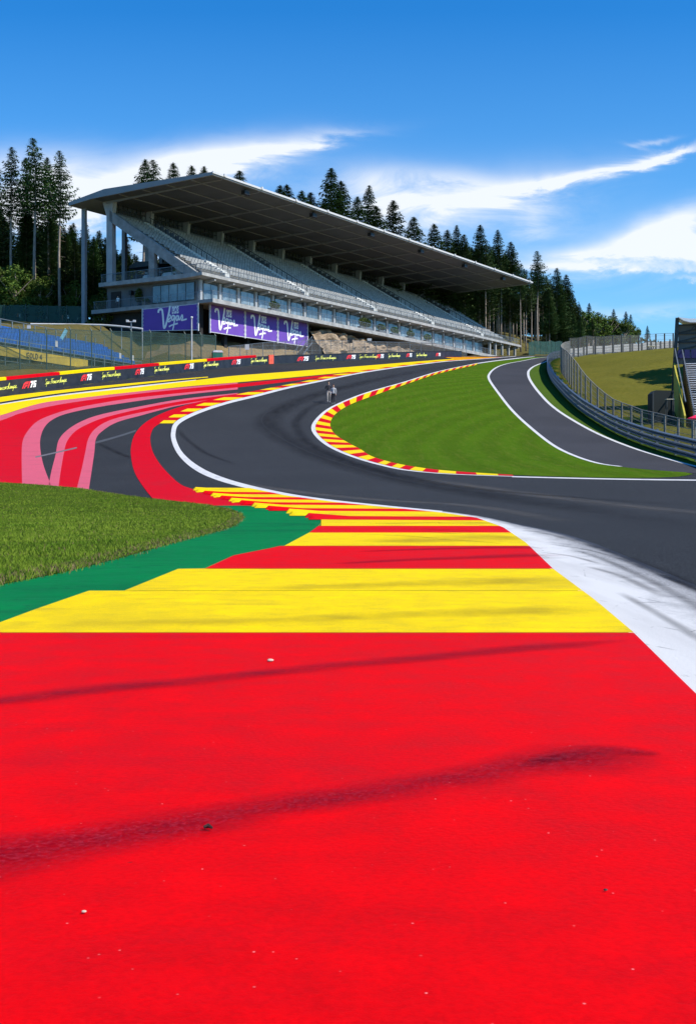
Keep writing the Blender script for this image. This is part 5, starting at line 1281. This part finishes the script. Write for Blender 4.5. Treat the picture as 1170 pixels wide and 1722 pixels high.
# above the roof
for u, tv, y, vi, lb in [(242,266,196,0,'left of the twin spruces above the left part of the roof'),(258,266,197,4,'right of the twin spruces above the left part of the roof'),(291,272,205,2,'broad dark spruce above the roof right of the twin spruces'),
     (323,277,210,2,'small spruce top left of the roof peak'),(344,278,212,3,'smaller pointed spruce top just left of the roof peak'),(405,285,215,2,'single spruce top just right of the roof peak'),
     (470,310,222,3,'first of three spruce tops above the middle roof edge'),(482,309,225,2,'middle of three spruce tops above the middle roof edge'),(506,319,222,3,'low spruce top left of the tallest spruce over the roof'),(521,321,226,2,'low spruce top touching the tallest spruce over the roof'),
     (555,282,226,3,'tallest spruce above the roof, near its middle'),(573,303,228,2,'spruce leaning on the right of the tallest one above the roof'),(602,329,232,3,'dark spruce left of the thin-topped one above the roof'),(619,311,236,5,'thin-topped tall spruce above the roof'),(633,345,230,2,'broad low spruce right of the thin-topped one'),
     (663,336,236,3,'single pointed spruce above the roof right of the thin-topped one'),(697,363,238,2,'broad round spruce above the roof, right of the pointed one'),(730,375,243,2,'spruce above the right part of the roof, left of a paler top'),(752,385,246,3,'lower spruce top in the row above the right part of the roof'),(766,377,250,5,'pale slender spruce top in the row above the roof'),
     (779,392,248,2,'low dark spruce next to the pale slender one'),(806,377,250,3,'tall dark spruce above the right third of the roof'),(838,385,256,5,'tall spruce left of the broad one near the roof tip'),(857,405,258,2,'broad spruce above the roof tip'),(903,420,262,4,'tall bare-stemmed spruce standing right of the roof tip'),
     (935,449,275,3,'first dark spruce right of the bare-stemmed one'),(952,460,280,2,'second dark spruce right of the bare-stemmed one, slightly lower')]:
    tree_px(u, tv, y, vi, lb, None, 1.45 if u > 400 and vi in (2,3) else 1.2)
g2 = 'spruces packed in the forest behind the grandstand roof'
for i in range(110):
    a = rnd.uniform(6, 80); b = rnd.uniform(26, 48); p = SO+SA*a+SB*b; u = CU+F*p.x/p.y
    tv = interp([(200,300),(345,320),(400,345),(470,345),(555,335),(620,360),(700,385),(780,412),(860,430),(900,465)], u)+rnd.uniform(-14,18)
    if u < 345: tv = interp([(60,350),(125,378),(175,395),(262,430),(300,425),(330,330)], u)+rnd.uniform(0,25)
    h = (HV-tv)*p.y/F-T(p.x, p.y)
    if h > 8 and a < 78: tree_at(p.x, p.y, min(h, 36), rnd.choice([1,2,3,5,2]), 'dark spruce in the dense row behind the grandstand roof', g2, rnd.uniform(1.15, 1.5))
# forest at the right of the stand: stems visible
g3 = 'bare-stemmed spruces beyond the right end of the grandstand'
for k, (u, y) in enumerate([(752,244),(764,262),(781,247),(794,252),(811,262),(823,249),(835,258),(842,252),(862,262),(875,250),(884,256),(893,268),(918,272),(930,285),(944,292),(820,275),(850,280),(905,288),(770,256),(788,266),(802,256),(816,246),(829,268),(848,264),(868,270),(880,268),(899,274),(912,284),(925,278),(760,270)]):
    tv = interp([(750,395),(800,400),(860,418),(900,440),(950,470)], u)+rnd.uniform(0,22)
    tree_px(u, tv, y, rnd.choice([4,4,0]), 'bare-stemmed spruce in the dark stand of trunks right of the roof', g3, 1.0)
g4 = 'dark spruces of the forest beyond the end of the grandstand'
for i in range(60):
    u = rnd.uniform(735, 1010); y = rnd.uniform(268, 360)
    tv = interp([(735,405),(800,412),(860,430),(900,455),(940,468),(975,500),(1010,530)], u)+rnd.uniform(-4,36)
    tree_px(u, tv, y, rnd.choice([2,3,5,1,3]), 'dark spruce deep in the forest right of the grandstand', g4, 1.25)
for i in range(26):
    u = rnd.uniform(760, 985); y = rnd.uniform(330, 380); tv = interp([(760,470),(900,490),(985,525)], u)+rnd.uniform(-6,20)
    tree_px(u, tv, y, 3, 'dark spruce deep in the forest right of the grandstand', g4, 1.7)
for u, tv, y, vi, lb in [(990,508,340,3,'spruce at the right end of the forest edge'),(1031,518,370,3,'pointed spruce among the light green trees by the hill'),(1052,522,380,2,'spruce between light green trees by the hill'),(1060,527,385,3,'rightmost dark spruce by the hill'),(1088,546,400,5,'tiny lone spruce rising behind the hilltop barrier')]:
    tree_px(u, tv, y, vi, lb, None, 1.3)
for vi in range(len(VARS)):
    if not used[vi]: tree_at(-90, 230, 24, vi, 'dark spruce in the dense forest seen left of the grandstand', g1)
# broadleaf trees
def broadleaf_variant(seed, H, Wd):
    rnd = random.Random(seed); t = MB(); t.tube([(0,0,-.5),(.1,0,H*.3),(0,.1,H*.6),(0,0,H*.85)], [H*.03,H*.022,H*.014,H*.004], 7); c = MB()
    for k in range(16):
        a = rnd.uniform(0,6.28); r = rnd.uniform(.1,1)*Wd*.6; z = H*rnd.uniform(.28,.85); rr = Wd*rnd.uniform(.22,.4)*(1.25-z/H); t.tube([(0,0,z*.6),(cos(a)*r,sin(a)*r,z)], [H*.01,H*.003], 4)
        leaf_cloud(c, (cos(a)*r*(1.3-z/H), sin(a)*r*(1.3-z/H), z), (rr,rr,rr*.8), 190, .2*H/9, rnd)
    leaf_cloud(c, (0,0,H*.86), (Wd*.25,Wd*.25,H*.13), 160, .2*H/9, rnd)
    root = empty('broadleaf_tree', (0,0,0)); to = t.build('trunk', M_bark, root, fix=False); co = c.build('crown', M_decid, root, fix=False); return root, [(to,[]),(co,[])], H
BV = [broadleaf_variant(s, 10, 5) for s in (1,2,3)]; bu = [False]*3
def bl_px(u, tv, y, vi, label, group=None, wide=1.0, hmin=2):
    root, parts, H = BV[vi]; x = (u-CU)*y/F; z = T(x, y)-.3; h = max((HV-tv)*y/F-z, hmin); s = h/H
    if not bu[vi]: r = root; bu[vi] = True; r.location = (x, y, z)
    else: r = copy_tree(parts, root, (x, y, z))
    r.rotation_euler = (0,0,u*.7); r.scale = (s*wide, s*wide, s); tag(r, label, 'tree', group); 
    if not group and 'group' in r: del r['group']
g5 = 'broadleaf trees at the forest edge by the hill'
for i in range(16):
    u = 958+i*7.6; tv = interp([(958,512),(985,520),(1010,524),(1031,526),(1045,534),(1060,540),(1075,552)], u)+rnd.uniform(0,6)
    bl_px(u, tv, 300+rnd.uniform(0,25), i % 3, 'light green broadleaf tree at the forest edge above the hill', g5, 1.0)
for i in range(5): bl_px(1078+i*7, 566+i*1.5, 320, i % 3, 'low broadleaf tree behind the hilltop fence', 'low broadleaf trees behind the hilltop fence', 1.1, 1.5)
g6 = 'broadleaf bushes in front of the left forest'
for i in range(44):
    u = -30+i*5.1; tv = interp([(-30,450),(30,448),(70,462),(120,470),(150,482),(200,495)], u)+rnd.uniform(-6,14)
    bl_px(u, tv, 171+rnd.uniform(0,11), i % 3, 'yellow-green bush under the tall spruces at the left', g6, 1.1)
bl_px(176, 486, 165.5, 1, 'bright green bush against the left end of the lounge balcony', None, 1.0)

for k, (x, y, h) in enumerate([(41,113,16),(43,118,18),(40,109,13)]):  # unseen trees, added only to throw a shadow on the dry hill
    root, parts, H = BV[k]; r_ = copy_tree(parts, root, (x, y, T(x, y)-.3)); r_.scale = (h/H*1.1, h/H*1.1, h/H); tag(r_, ['broadleaf tree beside the covered stand, out of the photo, nearest the stand','larger broadleaf tree out of the photo behind the covered stand','lower broadleaf tree out of the photo, farthest behind the covered stand'][k], 'tree')
    if 'group' in r_: del r_['group']
# ------------------------------------------------------------------ people
def person(name, loc, rz, h, label, shirt, trousers, shoes, hair, skin=(.45,.27,.19), bare=False, stride=.25, carry=False):
    """continuous skinned body; clothes by region"""
    J = {'pelvis':(0,0,.93),'waist':(0,0,1.08),'chest':(0,.0,1.32),'neck':(0,-.01,1.50),'head':(0,-.03,1.62),'top':(0,-.02,1.74)}
    V = [(0,0,.95),(0,0,1.10),(0,0,1.32),(0,0,1.46),(0,-.01,1.53),(0,-.03,1.63),(0,-.02,1.73)]
    Rr = [(.15,.11),(.13,.10),(.17,.12),(.09,.08),(.055,.055),(.085,.10),(.07,.08)]
    E = [(0,1),(1,2),(2,3),(3,4),(4,5),(5,6)]
    def add(p, r, par): V.append(p); Rr.append(r); E.append((par, len(V)-1)); return len(V)-1
    for s, st in ((-1,stride),(1,-stride)):
        a = add((s*.10,0,.88),(.095,.10),0); k = add((s*.11,-st*.45-.03,.50),(.062,.066),a); q = add((s*.11,-st*.9+(.06 if st < 0 else 0),.09),(.04,.045),k); add((s*.12,-st*.9-.14+(.06 if st < 0 else 0),.035),(.038,.03),q)
    for s in (-1,1):
        a = add((s*.19,0,1.42),(.06,.06),2)
        if carry and s < 0: e_ = add((s*.30,.02,1.18),(.045,.045),a); w_ = add((s*.20,-.2,1.22),(.03,.03),e_); hd = add((s*.16,-.27,1.23),(.025,.03),w_)
        else: e_ = add((s*.25,-.02*s*2,1.15),(.045,.045),a); w_ = add((s*.24,-.10,.92),(.03,.03),e_); hd = add((s*.235,-.12,.84),(.028,.035),w_)
        b = V[hd]; dr = Vector(V[hd])-Vector(V[w_]); dr.normalize(); sd = Vector((0,1,0)) if abs(dr.z) > .5 else Vector((1,0,0))
        for kf in range(4): bq = Vector(b)+sd*(-.024+.016*kf); i1 = add(tuple(bq+dr*.03),(.009,.009),hd); add(tuple(bq+dr*(.075-.008*abs(kf-1.5))+Vector((-.01*s,0,0))),(.007,.007),i1)
        add(tuple(Vector(b)+sd*-.045+dr*.02),(.009,.009),hd)
    me = bpy.data.meshes.new('tmp'); me.from_pydata(V, E, []); tmp = bpy.data.objects.new('tmp', me); col.objects.link(tmp)
    md = tmp.modifiers.new('s', 'SKIN'); md.use_smooth_shade = True
    for i, r in enumerate(Rr): me.skin_vertices[0].data[i].radius = r; me.skin_vertices[0].data[i].use_root = (i == 0)
    tmp.modifiers.new('u', 'SUBSURF').levels = 1
    dg = bpy.context.evaluated_depsgraph_get(); dg.update(); nm = bpy.data.meshes.new_from_object(tmp.evaluated_get(dg)); bpy.data.objects.remove(tmp)
    nm.name = 'body'; nm.materials.clear()
    M = [simple(name+'_skin', skin, .6, var=.05), simple(label[:12]+'_shirt', shirt, .8, var=.15), simple(label[:12]+'_trousers', trousers, .8, var=.15), simple(label[:12]+'_shoes', shoes, .6)]
    for m in M: nm.materials.append(m)
    for p in nm.polygons:
        c = p.center; mi = 0
        if c.z > 1.49: mi = 0
        elif c.z > .98 or (abs(c.x) > .19 and c.z > .90): mi = 1
        elif abs(c.x) > .19 and c.z > .72: mi = 0
        elif c.z > .10: mi = 2
        else: mi = 3
        if bare and .1 < c.z < .5 and abs(c.x) < .2: mi = 0
        p.material_index = mi; p.use_smooth = True
    e = empty('person', loc, rz); e.scale = (h/1.79,)*3; tag(e, label, 'person', None)
    bo = link_mesh('body', nm, e)
    m = MB(); c = Vector((0,.0,1.70)); rings = []
    for i in range(6):
        ph = -0.15+i*.34; rr = .108*cos(ph); rings.append([(cos(t)*rr*.95, sin(t)*rr*1.05+.015, 1.69+.105*sin(ph)) for t in [2*pi*k/12 for k in range(12)]])
    for a, b in zip(rings, rings[1:]):
        for k in range(12):
            q = [a[k], a[(k+1)%12], b[(k+1)%12], b[k]]
            if min(p[1] for p in q) < -.06 and max(p[2] for p in q) < 1.76: continue
            m.face(q)
    m.face(rings[-1]); 
    for k in range(4,9): m.face([( -.07+.028*(k-4), .09, 1.70), (-.042+.028*(k-4), .09, 1.70), (-.042+.028*(k-4), .095, 1.60), (-.07+.028*(k-4), .095, 1.60)])
    m.build('hair', simple(label[:10]+'_hair', hair, .8), e, smooth=True, fix=False)
    fm = MB()
    for s in (-1,1): fm.tube([(s*.032,-.118,1.655),(s*.032,-.126,1.655)], .009, 6)
    fm.tube([(-.022,-.118,1.585),(.022,-.118,1.585)], .006, 5); fm.build('face_features', M_black, e)
    n_ = MB(); n_.prism([(-.012,-.118,1.61),(.012,-.118,1.61),(0,-.145,1.615),(0,-.118,1.65)], (0,.01,0)); n_.build('nose', M[0], e)
    if carry:
        m = MB(); m.box(-.24,-.08,-.36,-.28,1.18,1.30); m.build('carried_bag', M_black, e)
    return e
x, y = U(552.5, 677); person('walker', (x, y, f(y)+.01), R(8), 1.84, 'taller walker on the track in a dark top and pale trousers', (.02,.02,.03), (.34,.30,.27), (.25,.25,.25), (.03,.02,.02), carry=True)
x, y = U(560.6, 679.5); person('walker', (x, y, f(y)+.01), R(-5), 1.68, 'shorter walker on the track in a white jacket and black trousers', (.42,.42,.44), (.015,.015,.02), (.25,.30,.28), (.06,.02,.015), stride=-.2)
p = W(.7, 14.8, 22.63); person('guest', tuple(p), SANG+R(-80), 1.75, 'person in a white shirt at the door on the lounge balcony', (.75,.75,.75), (.03,.03,.04), (.05,.05,.05), (.03,.02,.02))
# small debris on the kerb
def debris(u, v, s, m_, label, cat, stick=False):
    x, y = U(u, v); z = f(y)+.036; mb = MB(); r = random.Random(u)
    if stick: mb.tube([(0,0,.004),(s*.6,.003,.006),(s*1.2,-.004,.004)], [.003,.004,.002], 5)
    else:
        bm = bmesh.new(); bmesh.ops.create_icosphere(bm, subdivisions=2, radius=s)
        for q in bm.verts: q.co = Vector((q.co.x*1.3, q.co.y, q.co.z*.6+s*.4))*(1+.35*noise.noise(q.co*60/ (s*100)))
        me = bpy.data.meshes.new('pebble'); bm.to_mesh(me); bm.free(); me.materials.append(m_); o = link_mesh('pebble', me); o.location = (x, y, z); tag(o, label, cat); return
    o = mb.build('twig', m_, None); o.location = (x, y, z); tag(o, label, cat)
debris(454, 1130, .009, simple('stone_pale', (.55,.42,.32)), 'tiny pale pebble lying on the red kerb above the first smear', 'pebble')
debris(343, 1431, .012, simple('twig_dark', (.035,.012,.01), .9), 'small dark twig on the lower smear of the red kerb', 'twig', True)
debris(1017, 1540, .0025, M_black, 'small black crumb at the lower right of the red kerb', 'crumb')
debris(141, 1579, .0028, simple('stone_pale', (.55,.42,.32)), 'tiny reddish chip at the lower left of the red kerb', 'chip')
